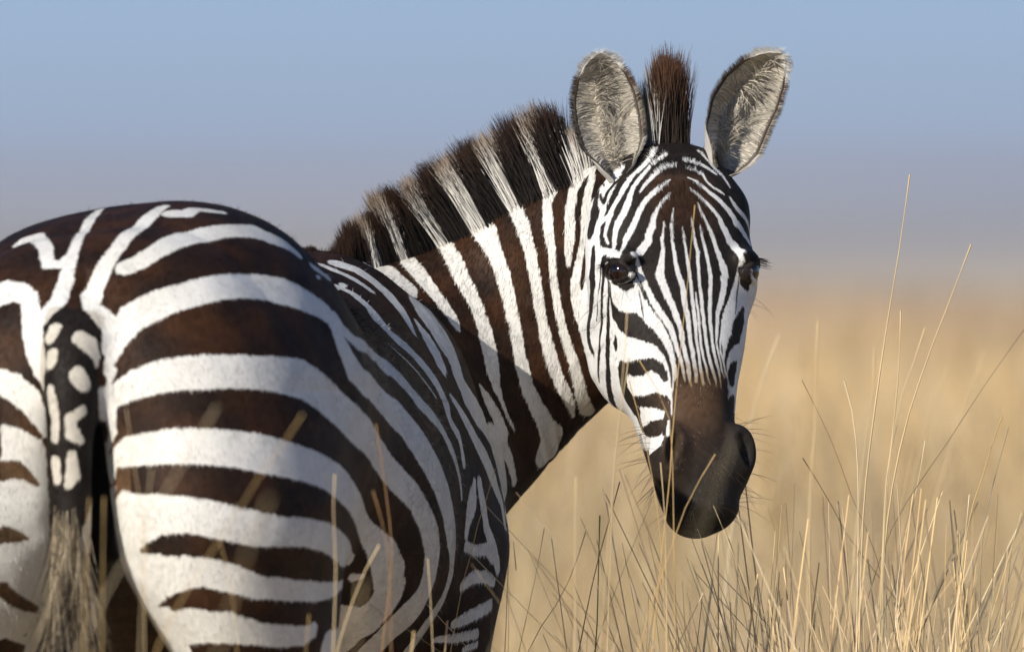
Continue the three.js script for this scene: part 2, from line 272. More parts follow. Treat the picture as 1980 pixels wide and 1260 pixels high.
dark([[-425, 1049, 966, 15.9], [-442, 1042, 961, 11], [-457, 1035, 953, 7.4], [-467, 1026, 946, 4.2], [-472, 1018, 940, 2.7], [-476, 1008, 932, 1.6]]);
dark([[-411, 979, 978, 14.2], [-437, 979, 965, 11.7], [-455, 976, 952, 8.9], [-464, 969, 943, 6], [-471, 955, 927, 2.3]]);
dark([[-386, 902, 985, 11.9], [-411, 900, 975, 10.3], [-428, 896, 962, 7.3], [-439, 892, 950, 2.9]]);
dark([[-374, 836, 965, 10.9], [-394, 834, 956, 9.3], [-409, 830, 941, 4.6], [-419, 826, 927, 1.5]]);
white([[-542, 1155, 942, 8.5], [-546, 1147, 945, 9.9]]);
white([[-544, 1124, 958, 8.9], [-546, 1116, 960, 9.5]]);
white([[-546, 1083, 968, 6.4], [-543, 1066, 972, 7.4], [-540, 1049, 974, 6], [-541, 1026, 973, 5.8]]);
white([[-511, 1144, 957, 10.1], [-500, 1136, 958, 11.7], [-492, 1122, 958, 5.6], [-492, 1110, 960, 2.2]]);
white([[-513, 1100, 974, 10.8], [-507, 1090, 974, 9.8]]);
white([[-507, 1059, 976, 5.9], [-522, 1049, 980, 7], [-520, 1032, 980, 7.5], [-519, 1031, 979, 9], [-509, 1023, 977, 4.9]]);
white([[-520, 1006, 978, 6.1], [-519, 982, 975, 9.2], [-524, 972, 974, 6.1]]);
white([[-540, 999, 970, 6.9], [-538, 977, 969, 6.6]]);
white([[-213, 1169, 721, 6], [-203, 1151, 720, 10.2], [-188, 1135, 686, 9.6], [-169, 1120, 545, 8.8], [-151, 1103, 455, 13.6], [-133, 1085, 413, 15.3], [-119, 1066, 387, 15.4], [-103, 1047, 342, 12.6], [-89, 1028, 288, 11.1], [-79, 1007, 259, 11.6], [-70, 984, 225, 12.4], [-65, 960, 200, 10.9], [-63, 940, 191, 6.2]]);
white([[-235, 1215, 696, 3.2], [-222, 1203, 141, 7.5], [-199, 1192, 147, 8.8], [-174, 1170, 180, 10.6], [-161, 1152, 225, 17.4], [-145, 1137, 223, 18.7], [-126, 1121, 197, 17.4], [-109, 1100, 180, 18.7], [-94, 1079, 172, 17.5], [-84, 1057, 170, 15], [-78, 1035, 184, 10.9], [-67, 1014, 156, 9.4], [-61, 983, 157, 9.4]]);
white([[-152, 1130, 315, 3.1], [-128, 1107, 280, 4.3], [-108, 1083, 240, 4.3], [-96, 1065, 219, 3.1]]);
white([[-242, 1229, 55, 7.6], [-223, 1222, 72, 8.8], [-200, 1211, 74, 8.8], [-178, 1196, 85, 6.3]]);
white([[-241, 1228, 683, 6], [-224, 1215, 641, 5.3], [-212, 1205, 121, 5.6]]);
white([[-218, 1229, 31, 15.8], [-199, 1223, 29, 13.9], [-176, 1208, 38, 12.6], [-159, 1194, 50, 12.2], [-145, 1178, 69, 10.5], [-132, 1159, 92, 8.4], [-123, 1143, 114, 4.6]]);
white([[-183, 1229, -40, 7.3], [-166, 1223, -183, 15.3], [-149, 1212, -161, 11.5], [-132, 1198, -145, 12.4], [-116, 1177, 8, 18.2], [-105, 1161, 32, 23], [-93, 1144, 37, 23.1], [-83, 1125, 48, 23.9], [-74, 1109, 51, 17.6], [-68, 1086, 67, 15.7], [-57, 1065, 61, 22], [-47, 1049, 45, 23.3], [-34, 1027, -1, 22.1], [-25, 1004, -117, 23.9], [-16, 969, -127, 19.9], [-10, 938, -142, 16], [-8, 909, -35, 9.5]]);
white([[-122, 1159, 69, 3.2], [-109, 1141, 80, 11.4], [-99, 1122, 95, 15.2], [-90, 1104, 106, 13.8], [-86, 1093, 113, 5]]);
white([[-143, 1238, -229, 9.5], [-128, 1227, -189, 11], [-111, 1206, -165, 10], [-97, 1189, -154, 8.2], [-84, 1172, -146, 7.4], [-73, 1155, -140, 7.1], [-68, 1145, -137, 2.3]]);
white([[-89, 1260, -234, 13.4], [-90, 1259, -235, 10.6], [-75, 1236, -189, 10.7], [-63, 1210, -172, 10.2], [-52, 1189, -164, 9.2], [-43, 1170, -159, 8.3], [-35, 1145, -155, 9.6], [-29, 1120, -151, 10.5], [-25, 1096, -147, 10.6], [-20, 1073, -147, 6.9], [-14, 1057, -149, 3.5], [-6, 1035, -155, 2.1], [3, 1017, -163, 1.6]]);
white([[-45, 1285, -219, 14.3], [-31, 1266, -182, 15.6], [-20, 1241, -171, 10.1], [-12, 1218, -166, 9.9], [-6, 1194, -164, 9], [0, 1169, -164, 8.1], [5, 1144, -164, 7.5], [9, 1119, -165, 8.3], [14, 1094, -167, 8.4], [20, 1070, -171, 9.6], [30, 1049, -180, 10.2], [43, 1025, -193, 11.8], [52, 1008, -209, 17.4], [45, 987, -220, 21.7]]);
white([[4, 1313, -177, 11.4], [14, 1281, -151, 10.7], [24, 1246, -147, 8.8], [29, 1218, -148, 8.6], [33, 1193, -151, 7.8], [37, 1165, -159, 6.5], [43, 1138, -165, 7.5], [49, 1113, -171, 8], [57, 1089, -180, 8], [66, 1070, -188, 7.4], [75, 1051, -200, 6.9], [79, 1034, -215, 2.3]]);
white([[56, 1338, -137, 18.5], [45, 1307, -132, 7.3], [47, 1275, -129, 8], [52, 1241, -130, 5.2], [53, 1214, -136, 4.9], [57, 1187, -144, 5.6], [62, 1161, -151, 6.3], [70, 1131, -162, 6.3], [79, 1106, -171, 6.7], [85, 1081, -185, 7.4], [90, 1059, -200, 8.5], [96, 1042, -219, 9.5], [102, 1038, -229, 6.4]]);
white([[95, 1352, -106, 13], [80, 1328, -106, 7.4], [74, 1300, -109, 7.6], [74, 1269, -114, 8], [72, 1230, -124, 3.3]]);
white([[106, 1353, -97, 4.1], [102, 1335, -89, 6.5], [97, 1317, -89, 7.7], [96, 1298, -88, 13.3], [93, 1281, -95, 8.9], [92, 1266, -101, 4.7], [87, 1237, -114, 4.9], [82, 1212, -121, 7.4], [82, 1187, -130, 7.9], [87, 1161, -133, 9.5], [92, 1142, -126, 7.7], [97, 1124, -95, 13.8], [103, 1103, -78, 14], [107, 1082, -84, 9.5], [114, 1065, -97, 6.4]]);
white([[100, 1246, -19, 8.7], [97, 1212, -17, 15.1], [94, 1180, -113, 19.1], [93, 1159, -116, 12.7]]);
white([[-41, 1075, -124, 1.9], [-31, 1055, -131, 8.7], [-20, 1034, -139, 10.6], [-12, 1014, -144, 12], [-12, 998, -142, 10.1], [-2, 974, -161, 8.1], [3, 950, -180, 6.3]]);
white([[-76, 1062, 129, 6.3], [-60, 1036, 103, 11], [-45, 1005, 74, 11.9], [-32, 981, 43, 16.2], [-22, 954, 6, 17.4], [-14, 930, -15, 14.2], [-9, 899, -8, 7.9]]);
white([[-47, 956, 111, 6], [-50, 933, 125, 18.3], [-55, 913, 143, 14.1], [-57, 893, 151, 9.4]]);
white([[-41, 953, 89, 11], [-36, 922, 81, 10.9], [-32, 898, 77, 8.8], [-25, 874, 58, 11.9], [-18, 846, 36, 9.4]]);
white([[-58, 876, 149, 7.4], [-45, 869, 106, 7.2], [-32, 871, 78, 7.7], [-25, 859, 57, 8.4]]);
white([[-63, 826, 136, 7.3], [-50, 836, 110, 8.7], [-34, 836, 77, 8.3], [-23, 828, 49, 6.4]]);
white([[-73, 778, 134, 6.1], [-60, 784, 117, 8.1], [-42, 792, 86, 9], [-27, 799, 52, 7.9]]);
white([[-96, 759, 155, 4.3], [-71, 760, 123, 6.2], [-45, 764, 84, 6.9]]);
white([[-60, 745, 103, 4.1], [-45, 750, 78, 4.4]]);
// on the head
white([[183, 1375, -52, 2.7], [175, 1363, -44, 3], [163, 1351, -35, 3.3], [153, 1342, -29, 3.1], [144, 1330, -21, 4.2], [137, 1317, -13, 3.1], [130, 1305, -10, 3.2], [125, 1296, -8, 3.7], [123, 1287, -6, 3.9], [120, 1276, -4, 2.8], [118, 1267, -2, 2.4], [122, 1256, 6, 1.4]]);
white([[125, 1292, -7, 4.1], [116, 1286, -12, 3.7], [110, 1279, -16, 4], [109, 1266, -12, 3.3], [110, 1250, -2, 2.6]]);
white([[196, 1370, -48, 2.5], [185, 1361, -42, 2.6], [175, 1353, -35, 2.3], [164, 1340, -25, 2.9], [155, 1329, -16, 2.8], [150, 1317, -9, 3.1], [147, 1306, -4, 4.6], [142, 1294, 0, 4.4], [135, 1283, 2, 4.3], [132, 1273, 4, 3.8], [130, 1261, 7, 3.1], [129, 1250, 16, 2.6]]);
white([[208, 1355, -41, 1.9], [192, 1352, -35, 2.5], [180, 1342, -26, 2.7], [169, 1331, -16, 2.3], [163, 1322, -10, 1.3]]);
white([[201, 1337, -26, 0.8], [190, 1330, -18, 2.4], [178, 1319, -9, 3.3], [168, 1309, -3, 3.5], [162, 1298, 2, 3.2], [156, 1284, 7, 3.6], [150, 1271, 9, 3.9], [144, 1260, 11, 3.3], [141, 1251, 18, 2.6], [138, 1245, 28, 1.7]]);
white([[201, 1321, -15, 0.8], [193, 1313, -9, 1.6], [185, 1301, -2, 1.9], [180, 1289, 4, 3.2], [178, 1278, 7, 4.1], [174, 1267, 11, 4.5], [173, 1259, 13, 5], [165, 1249, 16, 5.5], [156, 1242, 33, 6], [158, 1231, 25, 6.2], [162, 1219, 23, 4.1], [167, 1208, 25, 3.4], [173, 1196, 28, 3.4], [178, 1185, 32, 3.8], [185, 1173, 35, 4.1], [193, 1162, 38, 4.1], [201, 1149, 40, 3.8], [205, 1136, 43, 3.2], [209, 1123, 45, 2.7], [213, 1111, 48, 2.3], [216, 1099, 50, 1.9], [218, 1087, 52, 1.6], [219, 1082, 53, 0.6]]);
white([[193, 1283, 3, 0.8], [192, 1271, 8, 1.3], [191, 1261, 11, 1.6], [190, 1263, 10, 1.9], [192, 1249, 14, 2.6], [190, 1236, 17, 3.2], [188, 1223, 21, 4.7], [188, 1216, 23, 5.7], [192, 1204, 27, 5.1], [197, 1191, 30, 4.4], [204, 1176, 33, 3.9], [210, 1159, 37, 3.7], [214, 1148, 39, 3.4], [216, 1131, 42, 2.9], [219, 1118, 44, 2.7], [223, 1104, 48, 2.8], [224, 1093, 50, 2.6], [225, 1083, 52, 1.6], [227, 1076, 52, 0.6]]);
white([[205, 1301, -7, 0.7], [203, 1287, -2, 1.5], [202, 1277, 3, 1.8], [203, 1259, 8, 2], [206, 1246, 11, 2.3], [208, 1229, 16, 2.6], [211, 1217, 19, 3.4], [216, 1204, 22, 3.6], [218, 1190, 26, 3.6], [220, 1174, 30, 3.4], [223, 1159, 33, 3.1], [226, 1131, 39, 2.6], [229, 1118, 42, 2.6], [231, 1104, 45, 2.5], [233, 1091, 48, 2.6], [233, 1082, 49, 2]]);
white([[216, 1278, -3, 0.8], [218, 1266, 1, 1.5], [219, 1259, 3, 1.4], [221, 1247, 6, 1.6], [223, 1234, 10, 2.1], [225, 1219, 14, 2.4], [227, 1206, 18, 2.4], [228, 1190, 22, 2.4], [230, 1176, 27, 2.4], [232, 1159, 31, 2.4], [234, 1131, 37, 1.8], [237, 1116, 40, 1.8], [238, 1104, 43, 1.9], [240, 1091, 45, 2.1], [242, 1078, 47, 1.6]]);
white([[228, 1290, -11, 0.7], [231, 1271, -5, 1.3], [233, 1256, -1, 1.9], [236, 1246, 1, 2.7], [236, 1234, 5, 2.4], [237, 1219, 10, 2.1], [238, 1204, 14, 2.1], [240, 1190, 18, 2.1], [241, 1174, 23, 2.4], [243, 1159, 27, 2.4], [246, 1131, 32, 2.1], [248, 1118, 34, 2.1], [252, 1104, 37, 2.3], [255, 1093, 37, 2.3], [258, 1083, 38, 1.5], [259, 1076, 40, 0.6]]);
white([[233, 1194, 19, 0.7], [234, 1183, 23, 1.3], [236, 1169, 27, 1.6], [237, 1153, 30, 1.8], [239, 1129, 35, 1.6], [242, 1113, 38, 1.7], [246, 1100, 40, 1.7], [248, 1087, 43, 1.3], [251, 1078, 43, 0.6]]);
white([[239, 1281, -12, 0.9], [241, 1267, -8, 1.6], [243, 1259, -6, 1.9], [246, 1247, -4, 2.2], [249, 1234, 0, 2.5], [252, 1219, 4, 2.7], [252, 1204, 8, 2.6], [251, 1190, 13, 2.6], [251, 1174, 19, 2.5], [251, 1159, 23, 2.5], [254, 1131, 29, 1.9], [256, 1119, 31, 2], [259, 1106, 32, 1.9], [262, 1095, 32, 1.7], [264, 1083, 34, 1.1], [265, 1074, 36, 0.6]]);
white([[236, 1308, -21, 0.8], [242, 1294, -18, 1.5], [247, 1284, -17, 1.8], [253, 1271, -14, 2.6], [256, 1261, -13, 3], [260, 1249, -11, 3.4], [264, 1238, -10, 3.9], [268, 1227, -9, 5.2], [270, 1218, -7, 5.9], [270, 1208, -3, 5.2], [268, 1195, 2, 4.2], [265, 1181, 9, 3.5], [261, 1169, 15, 3.1], [260, 1156, 19, 2.6], [259, 1131, 26, 1.4], [261, 1119, 28, 1.4], [264, 1106, 28, 1.5], [266, 1096, 29, 1.4], [269, 1086, 29, 0.7]]);
white([[226, 1327, -27, 0.7], [237, 1319, -27, 1.6], [247, 1309, -26, 1.9], [256, 1299, -27, 2.4], [263, 1290, -28, 2.8], [267, 1281, -27, 3.7], [272, 1271, -27, 4.8], [277, 1259, -27, 5.5], [284, 1252, -28, 6.1], [291, 1247, -20, 5.4], [292, 1236, -13, 3.6], [289, 1221, -20, 2.8], [285, 1208, -15, 2.7], [281, 1195, -8, 3.2], [277, 1181, 0, 3.4], [272, 1171, 7, 3.6], [269, 1160, 12, 3.7], [264, 1131, 24, 1.1], [264, 1119, 26, 1.2], [268, 1108, 26, 1.6], [270, 1098, 25, 1.6], [270, 1087, 27, 0.9]]);
white([[224, 1340, -35, 0.8], [235, 1335, -36, 1.6], [244, 1328, -35, 2.6], [254, 1319, -35, 2.5], [263, 1312, -37, 3.2], [272, 1303, -38, 3.2], [279, 1294, -41, 3.6], [285, 1283, -43, 5.1], [291, 1276, -47, 4.3], [297, 1266, -53, 4.1], [303, 1256, -59, 4.4]]);
white([[222, 1351, -42, 0.8], [232, 1349, -45, 1.7], [243, 1344, -47, 1.9], [248, 1335, -42, 1.4], [256, 1328, -41, 1.6], [265, 1323, -43, 1.6], [270, 1319, -44, 0.8]]);
white([[219, 1362, -50, 2.1], [230, 1360, -52, 2.1], [242, 1356, -56, 2.7], [251, 1351, -57, 2.4], [260, 1344, -58, 1.4]]);
white([[238, 1374, -67, 2.3], [246, 1367, -67, 1.7], [253, 1358, -66, 2.2], [261, 1349, -63, 2.5], [269, 1342, -63, 2.3], [275, 1333, -60, 1.8], [278, 1328, -58, 1.1]]);
white([[278, 1315, -48, 1.3], [283, 1306, -49, 2.9], [289, 1298, -52, 3.2], [296, 1291, -58, 3], [301, 1282, -67, 3.4], [303, 1271, -76, 1.2]]);
white([[117, 1247, 8, 3.9], [123, 1245, 18, 4.4], [131, 1244, 26, 4.4], [135, 1238, 31, 2.5]]);
white([[148, 1226, 38, 2.4], [154, 1215, 24, 3.2], [160, 1204, 26, 3.1], [163, 1192, 28, 2.5], [167, 1178, 32, 2.6], [172, 1166, 36, 3.8], [181, 1155, 39, 4.4], [189, 1142, 42, 4.1], [183, 1142, 42, 4.5], [190, 1134, 44, 3.8], [197, 1122, 46, 3.4], [202, 1111, 48, 2.8], [206, 1099, 51, 2.5], [208, 1089, 53, 2.1], [206, 1083, 54, 0.6]]);
dark([[160, 1206, 25, 0.8], [164, 1199, 27, 1.5], [169, 1186, 30, 1.5]]);
dark([[161, 1196, 27, 0.7], [163, 1186, 29, 0.9], [165, 1173, 33, 1.1], [167, 1161, 35, 0.5]]);
dark([[120, 1237, 22, 2.5], [129, 1234, 31, 5.2], [137, 1229, 33, 6.7], [144, 1219, 19, 15.8]]);
dark([[130, 1219, 12, 6.3], [137, 1211, 32, 12.5], [144, 1204, 25, 8.3], [152, 1204, 26, 4.2]]);
dark([[142, 1238, 34, 5.8], [147, 1231, 33, 12.6], [151, 1224, 39, 2.5], [158, 1216, 24, 1.3]]);
dark([[127, 1181, 15, 2.4], [132, 1166, 14, 7.6], [142, 1156, 23, 13.4], [152, 1153, 30, 15.8], [162, 1146, 35, 11.7], [174, 1140, 40, 9.2], [185, 1131, 44, 5], [195, 1117, 47, 3.3], [200, 1101, 50, 2.1], [202, 1087, 53, 1.4], [202, 1074, 55, 0.5]]);
dark([[143, 1099, 12, 7.7], [153, 1098, 27, 9.9], [165, 1100, 38, 10.4], [176, 1104, 45, 7.3], [185, 1100, 48, 7.3], [191, 1092, 50, 5.7], [194, 1085, 52, 3.7]]);
dark([[141, 1098, 9, 10.4], [140, 1086, 1, 9.8], [143, 1074, -3, 9.8], [147, 1061, -3, 14.6], [153, 1051, 5, 13.9], [158, 1044, 12, 10.2], [162, 1030, 11, 5.4], [166, 1020, 12, 4.4]]);
dark([[156, 1056, 16, 7], [169, 1056, 35, 7.8], [181, 1058, 47, 9.6], [192, 1055, 53, 9.4], [197, 1046, 56, 4.6], [197, 1037, 57, 4.7], [194, 1029, 60, 6.5], [194, 1018, 77, 6.3]]);
dark([[170, 1018, 22, 7.2], [178, 1021, 41, 10.3], [190, 1023, 59, 12.7]]);
white([[201, 1072, 55, 1.6], [202, 1057, 57, 0.8], [202, 1041, 58, 0.8]]);
white([[198, 1032, 60, 1.5], [197, 1021, 77, 2.6], [197, 1015, 81, 2.4]]);
dark([[117, 1238, 19, 4.6], [116, 1221, 17, 2.6], [115, 1200, 11, 2.5], [114, 1174, -1, 2.3], [113, 1148, -23, 3.1], [112, 1139, -30, 3.3], [112, 1123, -36, 3.2], [110, 1107, -50, 3.8], [110, 1094, -61, 3.1], [111, 1079, -75, 1.2]]);
dark([[122, 1229, 24, 1.1], [122, 1211, 19, 1.3], [123, 1190, 16, 1.5], [122, 1169, 5, 2.6], [122, 1150, -5, 4.3], [122, 1134, -8, 5.2], [121, 1113, -19, 6], [122, 1098, -24, 5.5], [123, 1082, -39, 6.2], [125, 1066, -54, 7.8], [128, 1054, -69, 8.1], [133, 1046, -79, 2.1]]);
dark([[118, 1229, 21, 1], [121, 1219, 18, 0.7], [124, 1204, 20, 1.2], [125, 1190, 17, 1.5], [127, 1181, 15, 2]]);
dark([[131, 1139, 7, 1.5], [132, 1136, 7, 2.6], [132, 1128, 4, 4.5], [132, 1121, 2, 2]]);
dark([[103, 1249, -12, 5.2], [103, 1226, -5, 8.7], [102, 1206, -6, 7.5], [102, 1190, -20, 6.9], [100, 1171, -52, 8.9], [97, 1153, -82, 9.5], [97, 1137, -96, 9.5], [100, 1125, -83, 5.7], [104, 1117, -67, 4.1], [105, 1112, -69, 1.6]]);
dark([[113, 1231, 17, 1.2], [111, 1200, 6, 1.2], [109, 1174, -12, 1.5], [108, 1158, -29, 1.3]]);
dark([[109, 1335, -82, 2.8], [107, 1314, -67, 8.4], [105, 1292, -32, 11.4], [100, 1273, -33, 12], [98, 1265, -35, 4.4]]);
dark([[111, 1351, -91, 2], [114, 1337, -76, 3], [118, 1329, -61, 1.3]]);
dark([[112, 1319, -58, 2.2], [117, 1309, -24, 3.5], [122, 1322, -33, 4.4], [130, 1332, -36, 4.1], [142, 1342, -36, 2.8]]);
dark([[130, 1314, -15, 2.3], [124, 1304, -13, 2.6], [120, 1294, -12, 1.5]]);
dark([[289, 1216, -20, 1], [287, 1200, -16, 1.2], [285, 1185, -10, 1.3], [284, 1167, -2, 0.9]]);
dark([[301, 1231, -17, 4.7], [297, 1219, -8, 6], [297, 1206, -25, 8], [300, 1199, -28, 3.6]]);
dark([[294, 1172, -19, 4.6], [291, 1160, -10, 10.2], [286, 1147, 0, 10.5], [285, 1139, 2, 10.3], [278, 1131, 12, 6.1], [274, 1120, 19, 3.3], [271, 1108, 23, 2], [272, 1095, 24, 1.1]]);
dark([[285, 1105, 5, 2.7], [282, 1099, 11, 8.7], [279, 1090, 16, 8.4], [279, 1083, 17, 8.6]]);
dark([[296, 1123, -25, 2.5], [295, 1118, -26, 2.1]]);
dark([[280, 1057, 18, 8.1], [279, 1051, 22, 10.8], [279, 1043, 24, 8.3]]);
// the dark of the face lies between these two lines: [height, across] in millimetres of the head's own axes
faceLine(-1, [[-4, -56], [-31, -74], [-54, -88], [-70, -94], [-84, -100], [-112, -104], [-128, -89], [-146, -85], [-157, -83], [-164, -66], [-180, -61], [-196, -58], [-209, -52], [-224, -43], [-238, -37], [-253, -32], [-270, -30], [-289, -30], [-299, -33], [-315, -37], [-341, -38], [-369, -51], [-386, -60], [-387, -52]]);
faceLine(1, [[-160, 67], [-176, 62], [-199, 54], [-216, 46], [-230, 39], [-243, 35], [-252, 34], [-272, 36], [-293, 39], [-301, 41], [-328, 40], [-340, 42]]);
const CELL = 0.004, LEVELS = 2, FUR = 600000, MANE = 30000, HILL = 0.0095, FOG = 0.00024;
for (const m of marks) m.top = 0;
const hInv = headInv.elements, sideSign = (x) => (x > 0 ? 1 : -1);
const toHead = (x, y, z) => [hInv[0] * x + hInv[4] * y + hInv[8] * z + hInv[12], hInv[1] * x + hInv[5] * y + hInv[9] * z + hInv[13], hInv[2] * x + hInv[6] * y + hInv[10] * z + hInv[14]];
const near2 = (list, x, y, z) => { let d = 1; for (const { s, sub } of list) if (!sub) d = Math.min(d, s.d(x, y, z)); return d; };
const DARK = [0.03, 0.015, 0.008], WHITE = [0.77, 0.755, 0.725];
// returns [white 0..1, distance to the nearest edge, is head, height on the head]
function coat(x, y, z) {
  const h = toHead(x, y, z), onHead = h[1] < 0.06 && h[2] > -0.26 && Math.abs(h[0]) < 0.14 && near2(headParts, ...h) < near2(bodyParts, x, y, z) - 0.004;
  const jag = 0.0014 * noise3(x * 520, y * 160, z * 520) + 0.0005 * noise3(x * 120, y * 120, z * 120);
  let w = 0, edge = 0.05;
  const f = (x - TX) * Math.sin(YAW) - (z - TZ) * Math.cos(YAW), r = (x - TX) * Math.cos(YAW) + (z - TZ) * Math.sin(YAW);
  let qx = x, qy = y, qz = z;
  if (onHead) {
    const [hx, hy, hz] = h;
    let e;
    if (hy < -0.384) { w = 0; e = hy + 0.384; if (hx > -0.07) e = 0.05; } else {
      const l = along(lines[-1], hy), g = hy > -0.155 || hy < -0.335 ? 0.3 : along(lines[1], hy), inside = Math.min(hx - l, g - hx, (hz + 0.135) * 2);
      e = inside + jag; w = 1 - smoothstep(e, -0.0008, 0.0008);
      if (hy < -0.345 && hz < -0.09) w *= 0.5;
    }
    edge = Math.min(edge, Math.abs(e));
    if (hx > 0.065 && hz < -0.1) { const v = V(-hx, hy, hz).applyMatrix4(headM); qx = v.x; qy = v.y; qz = v.z; }
  } else {
    if (y < 0.74 && (f < 0.45 || f > 0.85)) { const s = Math.sin(y * 118 + 0.8 * noise3(x * 8, y * 8, z * 8)); w = smoothstep(s, -0.15, 0.15); edge = Math.min(edge, Math.abs(s) / 118); if (y < 0.07) w = 0; }
    else if (f > 0.3 && r < -0.02 && f < 1.02) { const b = B(f, y, -r); qx = b[0]; qy = b[1]; qz = b[2]; } else if (z < -0.27 && y > 0.9) { const s = Math.sin((0.82 * x + 0.45 * y) * 105); w = smoothstep(s, 0.1, 0.4); }
  }
  const list = markGrid.get(gkey(Math.floor(qx / GC), Math.floor(qy / GC), Math.floor(qz / GC)));
  if (list) {
    let id = -1, best = 1, thin = 1;
    const apply = () => { if (id < 0) return; const s = best + jag * thin, a = 1 - smoothstep(s, -0.0009, 0.0009), c = marks[id].isWhite ? 1 : 0; w += (c - w) * a; };
    for (const [n, a, b, ex, ey, ez, L2] of list) {
      if (n !== id) { apply(); id = n; best = 1; }
      const px = qx - a[0], py = qy - a[1], pz = qz - a[2]; let t = (px * ex + py * ey + pz * ez) / L2; t = t < 0 ? 0 : t > 1 ? 1 : t;
      const dd = Math.hypot(px - ex * t, py - ey * t, pz - ez * t) - (a[3] + (b[3] - a[3]) * t);
      if (dd < best) { best = dd; thin = Math.min(1, (a[3] + (b[3] - a[3]) * t) / 0.006); }
      const ad = Math.abs(dd); if (ad < edge) edge = ad;
    }
    apply();
  }
  if (onHead) for (const e of EYE) {                                 // bare dark skin round the eye
    const ex = h[0] - e.p.x, ey = h[1] - e.p.y, ez = h[2] - e.p.z, a = ex * e.t.x + ey * e.t.y + ez * e.t.z, q = Math.hypot((a - 0.001) / 0.022, (ey + 0.001) / 0.013, (ex * e.n.x + ez * e.n.z) / 0.03) - 1;
    if (q < 0.4) { w *= smoothstep(q, -0.05, 0.05); edge = Math.min(edge, Math.abs(q) * 0.018); }
  } else if (f > 0.012 && f < 0.16 && Math.abs(r - 0.012) < 0.05 && y < 1.13 && y > 0.7) { const q = (0.036 - Math.abs(r - 0.012)) * 60 * Math.min(1, (1.13 - y) * 12) * smoothstep(f, 0.012, 0.03); w *= 1 - smoothstep(q, 0, 0.5); }  // white taken out deep in the cleft: black skin plus painted shade
  return [w, edge, onHead, h, f, r];
}
function coatColor(x, y, z, c = coat(x, y, z)) {
  const [w, , onHead, h, f] = c, n = noise3(x * 30, y * 30, z * 30), m = noise3(x * 210, y * 210, z * 210);
  let d = DARK, wh = WHITE;
  if (onHead) {
    const k = smoothstep(-h[1], 0.3, 0.4), warm = smoothstep(-h[1], 0.29, 0.315) * (1 - smoothstep(-h[1] + 0.6 * h[0], 0.36, 0.44)) * (1 - smoothstep(Math.abs(h[0] + 0.012), 0.03, 0.06)) * (0.7 + 0.5 * n), tan = smoothstep(-h[1], 0.285, 0.31) * (1 - smoothstep(-h[1], 0.33, 0.385)) * (1 - smoothstep(Math.abs(h[0] + 0.004), 0.02, 0.045));
    const brow = smoothstep(-h[1], 0.012, 0.04) * (1 - smoothstep(-h[1], 0.07, 0.125)) * (1 - smoothstep(Math.abs(h[0]), 0.02, 0.06));
    d = [lerp(0.021, 0.019, k) + 0.045 * tan + 0.03 * warm + 0.035 * brow, lerp(0.016, 0.0155, k) + 0.023 * tan + 0.016 * warm + 0.014 * brow, lerp(0.0135, 0.0135, k) + 0.01 * tan + 0.007 * warm + 0.004 * brow];
    const g = smoothstep(-h[1] + 0.012 * m, 0.262, 0.306) * (1 - smoothstep(Math.abs(h[0] - 0.005), 0.03, 0.045)); wh = [lerp(0.77, 0.34, g), lerp(0.76, 0.23, g), lerp(0.74, 0.12, g)];
  } else {
    const k = clamp(0.5 + n * 0.9, 0, 1); d = [lerp(0.018, 0.045, k), lerp(0.0095, 0.0185, k), lerp(0.006, 0.0075, k)];
    if (f < 0.2 && f > -0.035) { const q = (1 - smoothstep(Math.abs(c[5]), 0.045, 0.13)) * (1 - smoothstep(y, 0.92, 1.1)); d = [d[0] + 0.11 * q, d[1] + 0.07 * q, d[2] + 0.038 * q]; }
    if (f > 0.012 && f < 0.2 && Math.abs(c[5] - 0.012) < 0.036 && y < 1.13) d = [0.007, 0.006, 0.006];  // black skin in the cleft, its deep shade put into the colour too
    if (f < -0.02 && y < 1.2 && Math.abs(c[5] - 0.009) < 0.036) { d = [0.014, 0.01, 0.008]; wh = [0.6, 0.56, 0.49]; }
  }
  const dust = 0.5 + 0.5 * noise3(x * 9 + 7, y * 9, z * 9), v = 1 + 0.06 * n + 0.06 * m - 0.04 * dust, u = 1 + 0.3 * m; wh = onHead ? wh : [wh[0], wh[1] * (1 - 0.02 * dust), wh[2] * (1 - 0.07 * dust)];
  return [lerp(d[0] * u, wh[0] * v, w), lerp(d[1] * u, wh[1] * v, w), lerp(d[2] * u, wh[2] * v, w)];
}

